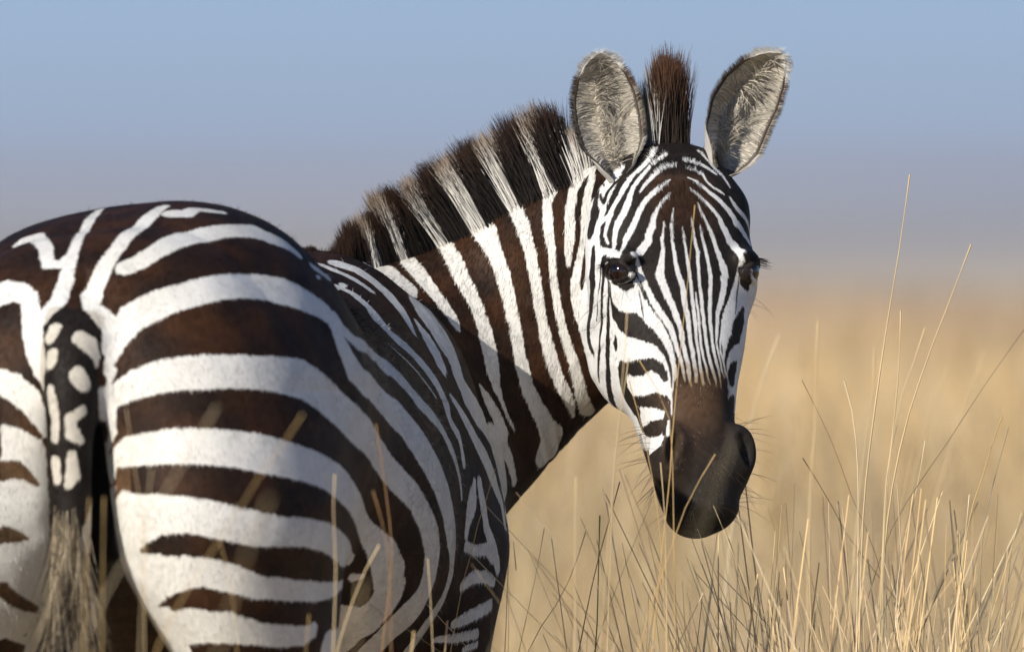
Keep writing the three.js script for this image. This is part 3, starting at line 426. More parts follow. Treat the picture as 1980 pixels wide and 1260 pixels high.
const zebra = new THREE.Group(); zebra.name = 'zebra'; zebra.position.set(-0.25, 0, 0.35); scene.add(zebra);
zebra.userData = { label: 'striped zebra with upright mane looking back over its right shoulder in dry grass', category: 'zebra' };
const part = (name, geo, mat, parent = zebra) => { const m = new THREE.Mesh(geo, mat); m.name = name; m.castShadow = m.receiveShadow = true; if (parent === zebra) m.position.copy(zebra.position).negate(); parent.add(m); return m; };
const strands = (name, geo, mat, mats, cols, parent = zebra) => {
  const m = new THREE.InstancedMesh(geo, mat, mats.length / 16); m.instanceMatrix.array.set(mats); m.instanceColor = new THREE.InstancedBufferAttribute(new Float32Array(cols), 3);
  m.name = name; m.userData.kind = 'stuff'; m.castShadow = m.receiveShadow = true; if (parent === zebra) m.position.copy(zebra.position).negate(); parent.add(m); return m;
};
let skin;
{
  const m = meshField(BOX, CELL), pos = m.pos, nor = m.nor, col = [], info = [];
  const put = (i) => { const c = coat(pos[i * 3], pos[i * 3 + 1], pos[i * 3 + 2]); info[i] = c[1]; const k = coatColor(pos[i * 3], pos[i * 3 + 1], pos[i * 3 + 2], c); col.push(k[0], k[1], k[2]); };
  for (let i = 0; i < pos.length / 3; i++) put(i);
  let tris = m.index;
  for (let level = 0; level < LEVELS; level++) {                    // finer triangles along the edges of the stripes
    const next = [], mid = new Map(), half = CELL / 2 ** level;
    const middle = (a, b) => {
      const k = a < b ? a * 4194304 + b : b * 4194304 + a; let v = mid.get(k);
      if (v === undefined) {
        v = pos.length / 3; for (let c = 0; c < 3; c++) pos.push((pos[a * 3 + c] + pos[b * 3 + c]) / 2);
        const n = [0, 1, 2].map((c) => nor[a * 3 + c] + nor[b * 3 + c]), L = Math.hypot(...n) || 1; nor.push(n[0] / L, n[1] / L, n[2] / L);
        put(v); mid.set(k, v);
      }
      return v;
    };
    for (let i = 0; i < tris.length; i += 3) {
      const [a, b, c] = [tris[i], tris[i + 1], tris[i + 2]];
      if (Math.min(info[a], info[b], info[c]) > half * 1.2 || nor[a * 3 + 2] < -0.35 || pos[a * 3 + 1] < 0.7) { next.push(a, b, c); continue; }
      const u = middle(a, b), v = middle(b, c), w = middle(c, a);
      next.push(a, u, w, u, b, v, w, v, c, u, v, w);
    }
    tris = next;
  }
  const g = new THREE.BufferGeometry();
  g.setAttribute('position', new THREE.Float32BufferAttribute(pos, 3)); g.setAttribute('normal', new THREE.Float32BufferAttribute(nor, 3)); g.setAttribute('color', new THREE.Float32BufferAttribute(col, 3)); g.setIndex(tris);
  part('body', g, new THREE.MeshPhysicalMaterial({ vertexColors: true, roughness: 0.6, specularIntensity: 0.3 }));
  skin = { pos, nor, tris: m.index, col };
  console.log('skin', pos.length / 3, tris.length / 3);
}

// ------------------------------------------------------------------ hair: thin curved blades, placed one by one
function hairGeometry(seg, width, bend, colors, flat = false, ref = 0.05) {     // grows along +y from 0 to 1, bends towards +z
  const pos = [], nor = [], col = [], idx = [], sides = flat ? 2 : 3;
  for (let i = 0; i <= seg; i++) {
    const t = i / seg, w = width * (1 - 0.85 * t * t), z = bend * t * t, c = colors ? colors(t) : [1, 1, 1];
    for (let k = 0; k < sides; k++) {
      const a = flat ? k * Math.PI : (k / 3) * 2 * Math.PI, x = Math.cos(a) * w, y = flat ? 0 : (Math.sin(a) * w) / ref;
      pos.push(x, t, z + y); flat ? nor.push(0, -2 * bend * t, 1) : nor.push(Math.cos(a), 0, Math.sin(a) * ref); col.push(...c);
    }
    if (i) for (let k = 0; k < (flat ? 1 : 3); k++) { const a = (i - 1) * sides + k, b = (i - 1) * sides + (k + 1) % sides, c2 = a + sides, d = b + sides; idx.push(a, d, b, a, c2, d); }
  }
  const g = new THREE.BufferGeometry();
  g.setAttribute('position', new THREE.Float32BufferAttribute(pos, 3)); g.setAttribute('normal', new THREE.Float32BufferAttribute(nor, 3)); g.setAttribute('color', new THREE.Float32BufferAttribute(col, 3)); g.setIndex(idx);
  return g;
}
const _m = new THREE.Matrix4(), _x = V(0, 0, 0), _y = V(0, 0, 0), _z = V(0, 0, 0);
function place(out, p, dir, side, len, wid = 1) {                   // side: where the blade bends to
  _y.copy(dir).normalize(); _z.copy(side).addScaledVector(_y, -_y.dot(side)); if (_z.lengthSq() < 1e-8) _z.set(_y.y, -_y.x, 0.01); _z.normalize(); _x.crossVectors(_y, _z);
  _m.makeBasis(_x.multiplyScalar(wid), _y.multiplyScalar(len), _z.multiplyScalar(len)); _m.setPosition(p); for (let i = 0; i < 16; i++) out.push(_m.elements[i]);
}
const F0 = (x, y, z) => fieldIn([x - 0.01, y - 0.01, z - 0.01], [x + 0.01, y + 0.01, z + 0.01])(x, y, z);
function onSkin(p, steps = 3) {                                     // the nearest point of the skin, and its normal
  const F = fieldIn([p.x - 0.05, p.y - 0.05, p.z - 0.05], [p.x + 0.05, p.y + 0.05, p.z + 0.05]), n = V(0, 1, 0), e = 0.002;
  for (let i = 0; i < steps; i++) { const d = F(p.x, p.y, p.z); n.set(F(p.x + e, p.y, p.z) - d, F(p.x, p.y + e, p.z) - d, F(p.x, p.y, p.z + e) - d).normalize(); p.addScaledVector(n, -d); }
  return n;
}
const hairMat = (rough = 0.55, shine = 0.35) => new THREE.MeshPhysicalMaterial({ vertexColors: true, roughness: rough, specularIntensity: shine, side: THREE.DoubleSide });

// short fur over the skin
{
  const { pos, nor, tris } = skin, mats = [], cols = [], acc = [], pick = [];
  let total = 0;
  for (let i = 0; i < tris.length; i += 3) {
    const [a, b, c] = [tris[i] * 3, tris[i + 1] * 3, tris[i + 2] * 3];
    if (pos[a + 1] < 0.69 || nor[a + 2] < -0.25 || pos[a] < -0.68) continue;
    const u = V(pos[b] - pos[a], pos[b + 1] - pos[a + 1], pos[b + 2] - pos[a + 2]), v = V(pos[c] - pos[a], pos[c + 1] - pos[a + 1], pos[c + 2] - pos[a + 2]);
    const onFace = pos[a] > 0.11 && pos[a + 2] > -0.12;
    total += u.cross(v).length() * (onFace ? 2.2 : 1); acc.push(total); pick.push(i);
  }
  const p = V(0, 0, 0), n = V(0, 0, 0), flow = V(0, 0, 0), dir = V(0, 0, 0);
  for (let k = 0; k < FUR; k++) {
    const q = rnd() * total; let lo = 0, hi = acc.length - 1; while (lo < hi) { const m = (lo + hi) >> 1; if (acc[m] < q) lo = m + 1; else hi = m; }
    const i = pick[lo], a = tris[i] * 3, b = tris[i + 1] * 3, c = tris[i + 2] * 3; let s = Math.sqrt(rnd()), t = rnd();
    const wa = 1 - s, wb = s * (1 - t), wc = s * t;
    p.set(pos[a] * wa + pos[b] * wb + pos[c] * wc, pos[a + 1] * wa + pos[b + 1] * wb + pos[c + 1] * wc, pos[a + 2] * wa + pos[b + 2] * wb + pos[c + 2] * wc);
    n.set(nor[a] * wa + nor[b] * wb + nor[c] * wc, nor[a + 1] * wa + nor[b + 1] * wb + nor[c + 1] * wc, nor[a + 2] * wa + nor[b + 2] * wb + nor[c + 2] * wc).normalize();
    const [, , onHead, h, f] = coat(p.x, p.y, p.z);
    let len = f > 0.5 ? 0.008 : 0.0065;
    if (onHead) {
      if (EYE.some((e) => p.distanceToSquared(V(...e.p.toArray()).applyMatrix4(headM)) < 0.00042)) continue;
      if (h[1] < -0.4 && rnd() < 0.3) continue;
      len = h[1] < -0.33 ? 0.0035 : 0.005; flow.set(h[0] * 6, -1, 0.1); if (h[1] > -0.03) flow.set(h[0] * 10, 1, 0); if (Math.abs(h[0]) < 0.03 && h[1] > -0.11) { len = 0.0095; flow.x += (rnd() - 0.5) * 0.9; }
      flow.transformDirection(headM);
    } else if (f > 0.85 || p.x > -0.05) flow.set(-0.35, -1, 0.1); else { const t2 = smoothstep(f, 0.15, 0.5); flow.set(-FWD[0] * t2, -1 + 0.35 * t2, -FWD[2] * t2); }
    flow.x += 0.35 * noise3(p.x * 25, p.y * 25, p.z * 25) + (rnd() - 0.5) * 0.35; flow.y += (rnd() - 0.5) * 0.3; flow.z += (rnd() - 0.5) * 0.3;
    flow.addScaledVector(n, -flow.dot(n)).normalize();
    const stray = rnd() < 0.012 && !onHead ? 1 : 0;
    dir.copy(flow).addScaledVector(n, stray ? range(0.5, 1.2) : range(0.16, 0.42));
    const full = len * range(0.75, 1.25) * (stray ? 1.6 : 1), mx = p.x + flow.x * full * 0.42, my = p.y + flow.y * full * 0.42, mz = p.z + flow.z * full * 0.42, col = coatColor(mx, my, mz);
    place(mats, p.clone().addScaledVector(n, -0.0006), dir, n.clone().multiplyScalar(-1), full, stray ? 0.6 : 1);
    const v = range(0.76, 1.18), fleck = onHead && h[1] < -0.3 && rnd() < 0.05 * (1 - smoothstep(Math.abs(h[0]), 0.01, 0.045)) + 0.012 ? range(0.08, 0.3) : 0; cols.push(col[0] * v + fleck, col[1] * v + fleck * 0.95, col[2] * v + fleck * 0.9);  // scattered pale muzzle hairs: highlights painted into the fur as dusty flecks
  }
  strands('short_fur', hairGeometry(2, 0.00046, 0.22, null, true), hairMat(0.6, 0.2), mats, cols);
}

// mane: from the withers over the crest of the neck to between the ears
{
  const A = V(0.449, 0.31, -0.09).normalize(), U = V(0, 1, 0).addScaledVector(A, -A.y).normalize();
  const ridge = new THREE.CatmullRomCurve3([V(...B(0.9, 1.24, 0)), V(...B(0.99, 1.25, 0)), ...NECK.slice(1, 5).map((q) => V(q[0], q[1], q[2]).addScaledVector(U, q[4])), V(0.006, 0.03, -0.09).applyMatrix4(headM), V(0.01, 0.012, -0.045).applyMatrix4(headM)]);
  const N = 220, crest = [];
  for (let i = 0; i <= N; i++) { const p = ridge.getPointAt(i / N); onSkin(p, 4); crest.push(p); }
  const sets = { dark: [[], []], pale: [[], []] }, lenAt = [[0, 0.01], [0.25, 0.018], [0.31, 0.045], [0.36, 0.078], [0.43, 0.104], [0.6, 0.116], [0.78, 0.114], [0.86, 0.11], [0.94, 0.142], [1, 0.125]];
  const L = (t) => { for (let i = 1; i < lenAt.length; i++) if (t <= lenAt[i][0]) { const [a, u] = lenAt[i - 1], [b, v] = lenAt[i]; return lerp(u, v, (t - a) / (b - a)); } return 0.1; };
  const cache = [];
  for (let i = 0; i <= N; i++) {                                    // the coat just below the crest decides the colour of the hair above it
    const a = crest[Math.max(0, i - 2)], b = crest[Math.min(N, i + 2)], T = b.clone().sub(a).normalize(), S = V(-T.z, 0, T.x).normalize(); if (S.z < 0) S.negate();
    const p = crest[i].clone().addScaledVector(S, 0.022); p.y -= 0.008; onSkin(p, 4);
    cache.push({ p: p.clone(), T, S, w: coat(p.x, p.y, p.z)[0] });
  }
  for (let k = 0; k < MANE; k++) {
    const t = rnd(), u = t * N, i = Math.min(N - 1, Math.floor(u)), { T, S } = cache[i], o = (rnd() + rnd() - 1) * 0.02;
    const p = crest[i].clone().lerp(crest[i + 1], u - i).addScaledVector(S, t > 0.92 ? o * 1.25 : o); p.y -= 0.012 * rnd() + 0.004 + Math.abs(o) * 0.5;
    const up = S.clone().cross(T); if (up.y < 0) up.negate();
    const clump = Math.floor(t * 95 + 0.6 * noise3(t * 300, 1, 1)), j1 = hash3(clump, 3, 1) - 0.5, j2 = hash3(clump, 5, 2) - 0.5, j3 = hash3(clump, 9, 4);
    const end = smoothstep(t, 0.84, 0.94), d = up.clone().addScaledVector(T, -0.05 + 0.09 * j1 + range(-0.05, 0.05)).addScaledVector(S, o * (t > 0.88 ? 3 : 8) + 0.12 * j2 + range(-0.1, 0.1));
    if (end > 0) d.lerp(V(-0.02 + (t - 0.95) * 1.2 + range(-0.08, 0.08) + 0.16 * j1, 1, 0.05 + range(-0.1, 0.1)).normalize(), end);
    if (t > 0.89 && t < 0.94) d.x += 0.02;
    const behind = smoothstep(t, 0.785, 0.81) * (1 - smoothstep(t, 0.87, 0.89)); if (behind > 0) d.z -= 0.55 * behind;
    const wt = Math.min(cache[Math.max(0, i - 1)].w, cache[i].w, cache[Math.min(N, i + 1)].w), pale = t > 0.9 ? rnd() < (t < 0.945 ? 0.9 : 0.85 * (1 - smoothstep(toHead(p.x, p.y, p.z)[0], -0.012, -0.002))) : rnd() < wt * 0.96 - 0.02 && t > 0.3;
    const len = L(t) * (1 - 0.22 * behind) * (t > 0.9 ? (0.86 + 0.24 * smoothstep(t, 0.91, 0.965)) * (1 - 9 * Math.abs(o)) * (toHead(p.x, p.y, p.z)[0] < -0.004 ? 0.84 : 1) : 1) * (0.8 + 0.22 * j3) * (rnd() < 0.12 ? range(0.5, 0.9) : range(0.9, 1.06));
    const [ms, cs] = pale ? sets.pale : sets.dark;
    place(ms, p, d, V(rnd() - 0.5, rnd() - 0.5, rnd() - 0.5).addScaledVector(T, -0.3), len, range(0.8, 1.25));
    const v = range(0.75, 1.2);
    if (pale) cs.push(0.74 * v, 0.71 * v, 0.66 * v); else { const red = t > 0.93 && toHead(p.x, p.y, p.z)[0] > 0 ? range(2.6, 6) : range(0.5, 1.3); cs.push(v * (0.5 + 0.5 * red), v * (0.5 + 0.4 * red), v * (0.5 + 0.3 * red)); }
  }
  const grad = (a, b, k) => (t) => { const s = smoothstep(t, k, 1); return [0, 1, 2].map((c) => a[c] + (b[c] - a[c]) * s); };
  strands('mane', hairGeometry(4, 0.00062, 0.1, grad([0.016, 0.013, 0.012], [0.046, 0.025, 0.016], 0.55), false, 0.1), hairMat(0.5), ...sets.dark);
  strands('pale_mane_hair', hairGeometry(4, 0.0006, 0.08, grad([1, 1, 1], [0.42, 0.3, 0.2], 0.62), false, 0.1), hairMat(0.5), ...sets.pale);
}

// ears: a cupped, thick-walled leaf with long pale hair inside
function makeEar(base, tip, open, half, label) {
  const Y = tip.clone().sub(base), len = Y.length(); Y.normalize(); const Z = open.clone().addScaledVector(Y, -Y.dot(open)).normalize(), X = Y.clone().cross(Z);
  const wt = [[0, 0.26], [0.12, 0.56], [0.3, 0.93], [0.48, 1], [0.65, 0.96], [0.8, 0.78], [0.9, 0.54], [0.96, 0.32], [1, 0.03]], tt = [[0, 2.6], [0.12, 2.1], [0.26, 1.4], [0.5, 1.0], [1, 0.75]];
  const curve = (l, v) => { for (let i = 1; i < l.length; i++) if (v <= l[i][0]) { const s = (v - l[i - 1][0]) / (l[i][0] - l[i - 1][0]); return lerp(l[i - 1][1], l[i][1], s * s * (3 - 2 * s) * 0.4 + s * 0.6); } return l[l.length - 1][1]; };
  const at = (u, v, out) => {
    const w = half * curve(wt, v), th = curve(tt, v), R = (th > Math.PI / 2 ? w : w / Math.sin(th)) + out, a = u * th, x = R * Math.sin(a), z = -R * Math.cos(a) + R * 0.35 - 0.012 * Math.sin(v * 3.1);
    return base.clone().addScaledVector(Y, v * len).addScaledVector(X, x).addScaledVector(Z, z);
  };
  const NU = 40, NV = 48, pos = [], col = [], idx = [], rows = NU * 2 + 2;
  for (let j = 0; j <= NV; j++) {
    const v = j / NV;
    for (let i = 0; i <= NU * 2 + 1; i++) {
      const inside = i <= NU, u = inside ? -1 + (2 * i) / NU : 1 - (2 * (i - NU - 1)) / NU, p = at(u, v, inside ? 0 : 0.0028);
      pos.push(p.x, p.y, p.z);
      const n = noise3(p.x * 160, p.y * 160, p.z * 160), rim = Math.abs(u);
      const mix = (c, e, k) => c.map((q, m) => q + (e[m] - q) * k), vv = v + 0.035 * n;
      let c = inside ? [0.17, 0.14, 0.11] : [0.42, 0.4, 0.37];  // inner skin kept dark, shade of the cup put into its colour
      if (!inside) c = mix(c, [0.035, 0.022, 0.015], smoothstep(vv, 0.28, 0.4));
      c = mix(c, [0.03, 0.018, 0.012], smoothstep(rim, 0.93, 0.985) * smoothstep(vv, 0.2, 0.35));
      c = mix(c, [0.76, 0.74, 0.71], smoothstep(vv, 0.83, 0.9));
      col.push(...c.map((q) => q * (1 + 0.18 * n)));
    }
  }
  for (let j = 0; j < NV; j++) for (let i = 0; i < rows; i++) { const a = j * rows + i, b = j * rows + ((i + 1) % rows), c = a + rows, d = b + rows; idx.push(a, d, b, a, c, d); }
  const g = new THREE.BufferGeometry(); g.setAttribute('position', new THREE.Float32BufferAttribute(pos, 3)); g.setAttribute('color', new THREE.Float32BufferAttribute(col, 3)); g.setIndex(idx); g.computeVertexNormals();
  const ear = part('ear', g, new THREE.MeshStandardMaterial({ vertexColors: true, roughness: 0.75, side: THREE.DoubleSide })); ear.userData.label = label;
  const mats = [], cols = [], up = Y.clone();
  for (let k = 0; k < 7000; k++) {                                  // long hair from the walls towards the middle
    const u = (rnd() < 0.5 ? -1 : 1) * Math.pow(rnd(), 0.75) * 0.97, v = 0.1 + 0.83 * rnd(), p = at(u, v, -0.001), q = at(u * 0.9, v, 0), e = at(u, v, 0.01).sub(at(u, v, 0)).negate();
    const inward = q.sub(p).normalize().multiplyScalar(Math.abs(u) > 0.25 ? 1 : 0.3), swirl = noise3(u * 2.2 + 5, v * 7, half * 90), d = inward.multiplyScalar(0.9).addScaledVector(e.normalize(), 0.55).addScaledVector(up, swirl * 0.9 + 0.1).addScaledVector(X, 0.3 * noise3(v * 9, u * 3, 2));
    d.x += range(-0.2, 0.2); d.y += range(-0.2, 0.2);
    place(mats, p, d, up.clone().multiplyScalar(-1).addScaledVector(Z, -0.6).addScaledVector(X, swirl * 2), range(0.014, 0.032), range(0.7, 1.3));
    const m = 0.5 + 0.5 * noise3(u * 3, v * 8, 9), s = range(0.5, 1.15) * (0.72 + 0.45 * m); cols.push(0.7 * s, 0.64 * s, 0.54 * s);  // darker clumps of hair paint in the shaded hollows
  }
  for (let k = 0; k < 5200; k++) {                                  // short fringe along the rim and the back
    const v = 0.04 + 0.96 * rnd(), rim = rnd() < 0.7, u = rim ? (rnd() < 0.5 ? -1 : 1) : range(-1, 1), p = at(u, v, 0.0015), o = at(u, v, 0.02).sub(p).normalize();
    const d = (rim ? at(u, v, 0).sub(at(u * 0.9, v, 0)).normalize().addScaledVector(o, 0.4) : o.multiplyScalar(0.25)).addScaledVector(up, 0.9); d.x += range(-0.3, 0.3); d.z += range(-0.2, 0.2);
    place(mats, p, d, o, v > 0.9 ? range(0.004, 0.011) : range(0.003, 0.0085), 0.6);
    const c = v + 0.06 * (rnd() - 0.5) > 0.85 ? [0.76, 0.74, 0.7] : v > 0.7 && rnd() < 0.7 ? [0.1, 0.05, 0.025] : u < -0.9 || v > 0.3 ? (rnd() < 0.6 ? [0.05, 0.035, 0.025] : [0.45, 0.4, 0.33]) : [0.58, 0.55, 0.5], s = range(0.8, 1.15); cols.push(...c.map((q) => q * s));
  }
  const hair = strands('ear_hair', hairGeometry(5, 0.00042, 0.42, null, false, 0.018), hairMat(0.5), mats, cols, ear); hair.position.set(0, 0, 0);
}
makeEar(V(0.136, 1.336, -0.055), V(0.112, 1.4985, -0.05), V(0.1, -0.05, 1), 0.0405, 'ear nearer the mane, opening forward with a black outer rim');
makeEar(V(0.256, 1.343, -0.09), V(0.347, 1.4985, -0.1), V(0.45, -0.02, 0.89), 0.044, 'ear tilted outwards, on the far side of the mane tuft');

// eyes
for (const { s, p, n, t } of EYE) {
  const g = new THREE.SphereGeometry(0.0195, 64, 48), P = g.attributes.position, col = [], c = p.clone().addScaledVector(n, -0.0095).applyMatrix4(headM), N = n.clone().transformDirection(headM), T = t.clone().transformDirection(headM), U = N.clone().cross(T);
  const Z = N, X = T, look = new THREE.Matrix4().makeBasis(X, U.y < 0 ? U.negate() : U, X.clone().cross(U)); g.rotateX(Math.PI / 2);
  for (let i = 0; i < P.count; i++) {
    const x = P.getX(i) / 0.0195, y = P.getY(i) / 0.0195, z = P.getZ(i) / 0.0195, zz = look.determinant() > 0 && V(0, 0, 1).transformDirection(look).dot(N) > 0 ? z : -z, r = Math.hypot(x, y), pupil = Math.hypot(x / 0.36, y / 0.2);
    const k = zz < 0 ? [0.02, 0.012, 0.01] : pupil < 1 ? [0.004, 0.003, 0.003] : r < 0.62 ? [0.02, 0.008, 0.0045].map((q) => q * (0.75 + 0.4 * noise3(x * 9, y * 9, 3))) : [0.016, 0.01, 0.008]; col.push(...k);
  }
  g.setAttribute('color', new THREE.Float32BufferAttribute(col, 3)); g.applyMatrix4(look.setPosition(c));
  part('eye', g, new THREE.MeshPhysicalMaterial({ vertexColors: true, roughness: 0.08, clearcoat: 1, clearcoatRoughness: 0.03, ior: 1.38 }));
  const mats = [], cols = [];
  for (let k = 0; k < 44; k++) {
    const a = range(-0.02, 0.014), q = p.clone().addScaledVector(t, a).addScaledVector(n, 0.009 - a * a * 10).add(V(0, 0.0135 - a * a * 18, 0)).applyMatrix4(headM), d = N.clone().add(V(0, -0.3 + range(-0.15, 0.15), 0)).addScaledVector(T, -a * 14 - 0.25 + range(-0.15, 0.15));
    place(mats, q, d, V(0, -1, 0), range(0.01, 0.019), 0.9); cols.push(0.012, 0.01, 0.009);
  }
  strands('eyelashes', hairGeometry(4, 0.00045, 0.12, null, false, 0.02), hairMat(0.4), mats, cols);
}

// whiskers and the long hairs below the eyes
{
  const mats = [], cols = [];
  for (let k = 0; k < 170; k++) {
    const y = k < 150 ? range(-0.475, -0.34) : range(-0.2, -0.17), a = range(-2.1, 2.1), r = k < 150 ? 0.062 : 0.1, h = V(Math.sin(a) * r + 0.005, y, -0.07 + Math.cos(a) * r * 0.8).applyMatrix4(headM), n = onSkin(h, 6);
    if (k >= 150 && Math.abs(a) < 1) continue;
    place(mats, h, n.clone().add(V(range(-0.35, 0.35), range(-0.6, 0.3), range(-0.2, 0.2))), V(range(-0.5, 0.5), -1, 0), range(0.018, 0.05), 0.8); cols.push(0.05, 0.035, 0.025);
  }
  strands('whiskers', hairGeometry(5, 0.00026, 0.2, null, false, 0.035), hairMat(0.4), mats, cols);
}

// long hair of the tail
{
  const mats = [], cols = [];
  for (let k = 0; k < 4200; k++) {
    const t = Math.pow(rnd(), 0.8), y = lerp(0.95, 0.78, Math.max(t, 0.4 * rnd())), a = rnd() * 6.283, r = 0.021 - 0.008 * t, p = V(...B(-0.052 + Math.sin(a) * r, y, 0.011 + Math.cos(a) * r));
    const side = noise3(a * 1.5, k % 17, 2);
    place(mats, p, V(side * 0.12 + range(-0.09, 0.07) - 0.01, -1, 0.1 + range(-0.08, 0.12)), V(range(-1, 1), -0.2, range(-1, 1)), range(0.06, 0.14) + (t > 0.5 ? range(0, 0.32) : 0), range(0.6, 1.3));
    const q = noise3(a * 2.5, y * 40, 5), c = q > 0.25 ? [0.44, 0.36, 0.25] : q > -0.05 ? [0.22, 0.16, 0.095] : [0.04, 0.032, 0.026], v = range(0.5, 1.2); cols.push(c[0] * v, c[1] * v, c[2] * v);
  }
  strands('tail_hair', hairGeometry(6, 0.00065, 0.2, null, false, 0.2), hairMat(0.6, 0.15), mats, cols);
}
// hooves
for (const [f, r] of [[0.15, 0.135], [0.15, -0.135], [1.035, 0.145], [1.035, -0.145]]) {
  const g = new THREE.LatheGeometry([[0, 0.07], [0.03, 0.07], [0.036, 0.064], [0.05, 0.008], [0.048, 0], [0, 0]].map((q) => new THREE.Vector2(...q)), 24); g.scale(1, 1, 1.15); g.rotateY(-YAW);
  const p = B(f, 0.004, r); g.translate(...p); part('hoof', g, new THREE.MeshStandardMaterial({ color: new THREE.Color(0.05, 0.042, 0.036), roughness: 0.6 }));
}

// ------------------------------------------------------------------ ground and far hills
const structure = (name, geo, mat, label) => { const m = new THREE.Mesh(geo, mat); m.name = name; m.userData = { kind: 'structure', label }; m.receiveShadow = true; scene.add(m); return m; };
{
  const S = 256, data = new Uint8Array(S * S * 4);
  for (let y = 0; y < S; y++) for (let x = 0; x < S; x++) {
    const u = (x / S) * Math.PI * 2, v = (y / S) * Math.PI * 2, n = noise3(Math.cos(u) * 2.4 + 9, Math.sin(u) * 2.4 + Math.cos(v) * 2.4, Math.sin(v) * 2.4), m = noise3(x * 0.5, y * 0.5, 3), k = 1 + 0.22 * n + 0.2 * m, i = (y * S + x) * 4;
    data[i] = clamp(174 * k, 0, 255); data[i + 1] = clamp(148 * k, 0, 255); data[i + 2] = clamp(100 * k, 0, 255); data[i + 3] = 255;
  }
  const t = new THREE.DataTexture(data, S, S); t.colorSpace = THREE.SRGBColorSpace; t.wrapS = t.wrapT = THREE.RepeatWrapping; t.magFilter = THREE.LinearFilter; t.repeat.set(2600, 2600); t.needsUpdate = true;
  const g = new THREE.PlaneGeometry(26000, 26000, 1, 1); g.rotateX(-Math.PI / 2);
  structure('ground', g, new THREE.MeshStandardMaterial({ map: t, roughness: 1 }), 'dry grassland plain running out to the far hills');
}
{   // beyond the grass the plain turns to grey scrub and rises slowly into a far escarpment
  const nx = 90, nz = 110, g = new THREE.PlaneGeometry(1, 1, nx, nz), tint = [], P = g.attributes.position;
  for (let i = 0; i < P.count; i++) {
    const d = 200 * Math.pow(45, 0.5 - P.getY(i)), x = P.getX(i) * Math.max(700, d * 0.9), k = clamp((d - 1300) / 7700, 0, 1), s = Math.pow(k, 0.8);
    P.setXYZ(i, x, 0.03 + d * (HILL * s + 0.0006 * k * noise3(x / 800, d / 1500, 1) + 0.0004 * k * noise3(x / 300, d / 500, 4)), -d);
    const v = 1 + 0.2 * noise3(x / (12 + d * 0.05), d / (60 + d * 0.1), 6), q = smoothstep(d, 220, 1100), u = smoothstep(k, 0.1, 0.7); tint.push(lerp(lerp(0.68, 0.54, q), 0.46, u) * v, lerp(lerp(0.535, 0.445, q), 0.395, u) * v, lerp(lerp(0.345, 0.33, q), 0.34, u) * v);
  }
  g.index.array.reverse(); const I = g.index.array; for (let i = 0; i < I.length; i += 3) { const t = I[i]; I[i] = I[i + 1]; I[i + 1] = t; }
  g.setAttribute('color', new THREE.Float32BufferAttribute(tint, 3)); g.computeVertexNormals(); if (g.attributes.normal.getY(nx) < 0) { for (let i = 0; i < I.length; i += 3) { const t = I[i]; I[i] = I[i + 1]; I[i + 1] = t; } g.computeVertexNormals(); }
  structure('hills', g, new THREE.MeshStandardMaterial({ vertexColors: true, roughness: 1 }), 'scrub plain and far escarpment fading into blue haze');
}
scene.fog = new THREE.FogExp2(new THREE.Color(0.76, 0.84, 1.0), FOG);

// ------------------------------------------------------------------ grass
const STRAW = { straw: [0.55, 0.418, 0.235], cream: [0.65, 0.535, 0.36], gold: [0.53, 0.36, 0.15], pale: [0.62, 0.505, 0.325], dark: [0.13, 0.1, 0.06], grey: [0.28, 0.24, 0.17], rust: [0.32, 0.18, 0.08], green: [0.2, 0.26, 0.06] };
const strawMat = new THREE.MeshPhysicalMaterial({ vertexColors: true, roughness: 0.5, specularIntensity: 0.5, side: THREE.DoubleSide });
function tuft(n, spread, hLo, hHi, width, lean) {                   // blades and stalks of one tuft as a single geometry
  const pos = [], nor = [], col = [], idx = [], SEG = 5;
  for (let b = 0; b < n; b++) {
    const a = rnd() * 6.283, r = Math.sqrt(rnd()) * spread, x0 = Math.cos(a) * r, z0 = Math.sin(a) * r, h = range(hLo, hHi) * (rnd() < 0.35 ? 0.6 : 1), ld = rnd() * 6.283, l = lean * (0.15 + rnd() * rnd() * 1.6), w = width * range(0.6, 1.3), kink = rnd() < 0.16 ? range(0.45, 0.75) : 2;
    const q = rnd(), c = q < 0.42 ? STRAW.straw : q < 0.62 ? STRAW.cream : q < 0.75 ? STRAW.gold : q < 0.8 ? STRAW.grey : q < 0.808 ? STRAW.dark : q < 0.86 ? STRAW.rust : q < 0.985 ? STRAW.pale : STRAW.green, v = range(0.85, 1.25), fa = rnd() * 3.14, cx = Math.cos(fa), cz = Math.sin(fa), base = pos.length / 3;
    for (let i = 0; i <= SEG; i++) {
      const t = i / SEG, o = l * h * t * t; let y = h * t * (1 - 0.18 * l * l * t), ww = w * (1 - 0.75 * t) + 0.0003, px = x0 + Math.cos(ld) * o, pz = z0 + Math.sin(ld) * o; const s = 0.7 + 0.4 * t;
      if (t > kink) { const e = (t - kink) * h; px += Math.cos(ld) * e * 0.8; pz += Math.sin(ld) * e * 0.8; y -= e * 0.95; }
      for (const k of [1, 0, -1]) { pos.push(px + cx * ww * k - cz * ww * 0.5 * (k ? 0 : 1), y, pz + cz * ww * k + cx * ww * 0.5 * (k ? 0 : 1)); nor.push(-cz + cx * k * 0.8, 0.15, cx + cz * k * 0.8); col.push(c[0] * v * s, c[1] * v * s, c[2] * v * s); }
      if (i) for (const k of [0, 1]) { const A = base + (i - 1) * 3 + k, B2 = A + 1, C2 = A + 3, D = A + 4; idx.push(A, D, B2, A, C2, D); }
    }
  }
  const g = new THREE.BufferGeometry(); g.setAttribute('position', new THREE.Float32BufferAttribute(pos, 3)); g.setAttribute('normal', new THREE.Float32BufferAttribute(nor, 3)); g.setAttribute('color', new THREE.Float32BufferAttribute(col, 3)); g.setIndex(idx); return g;
}
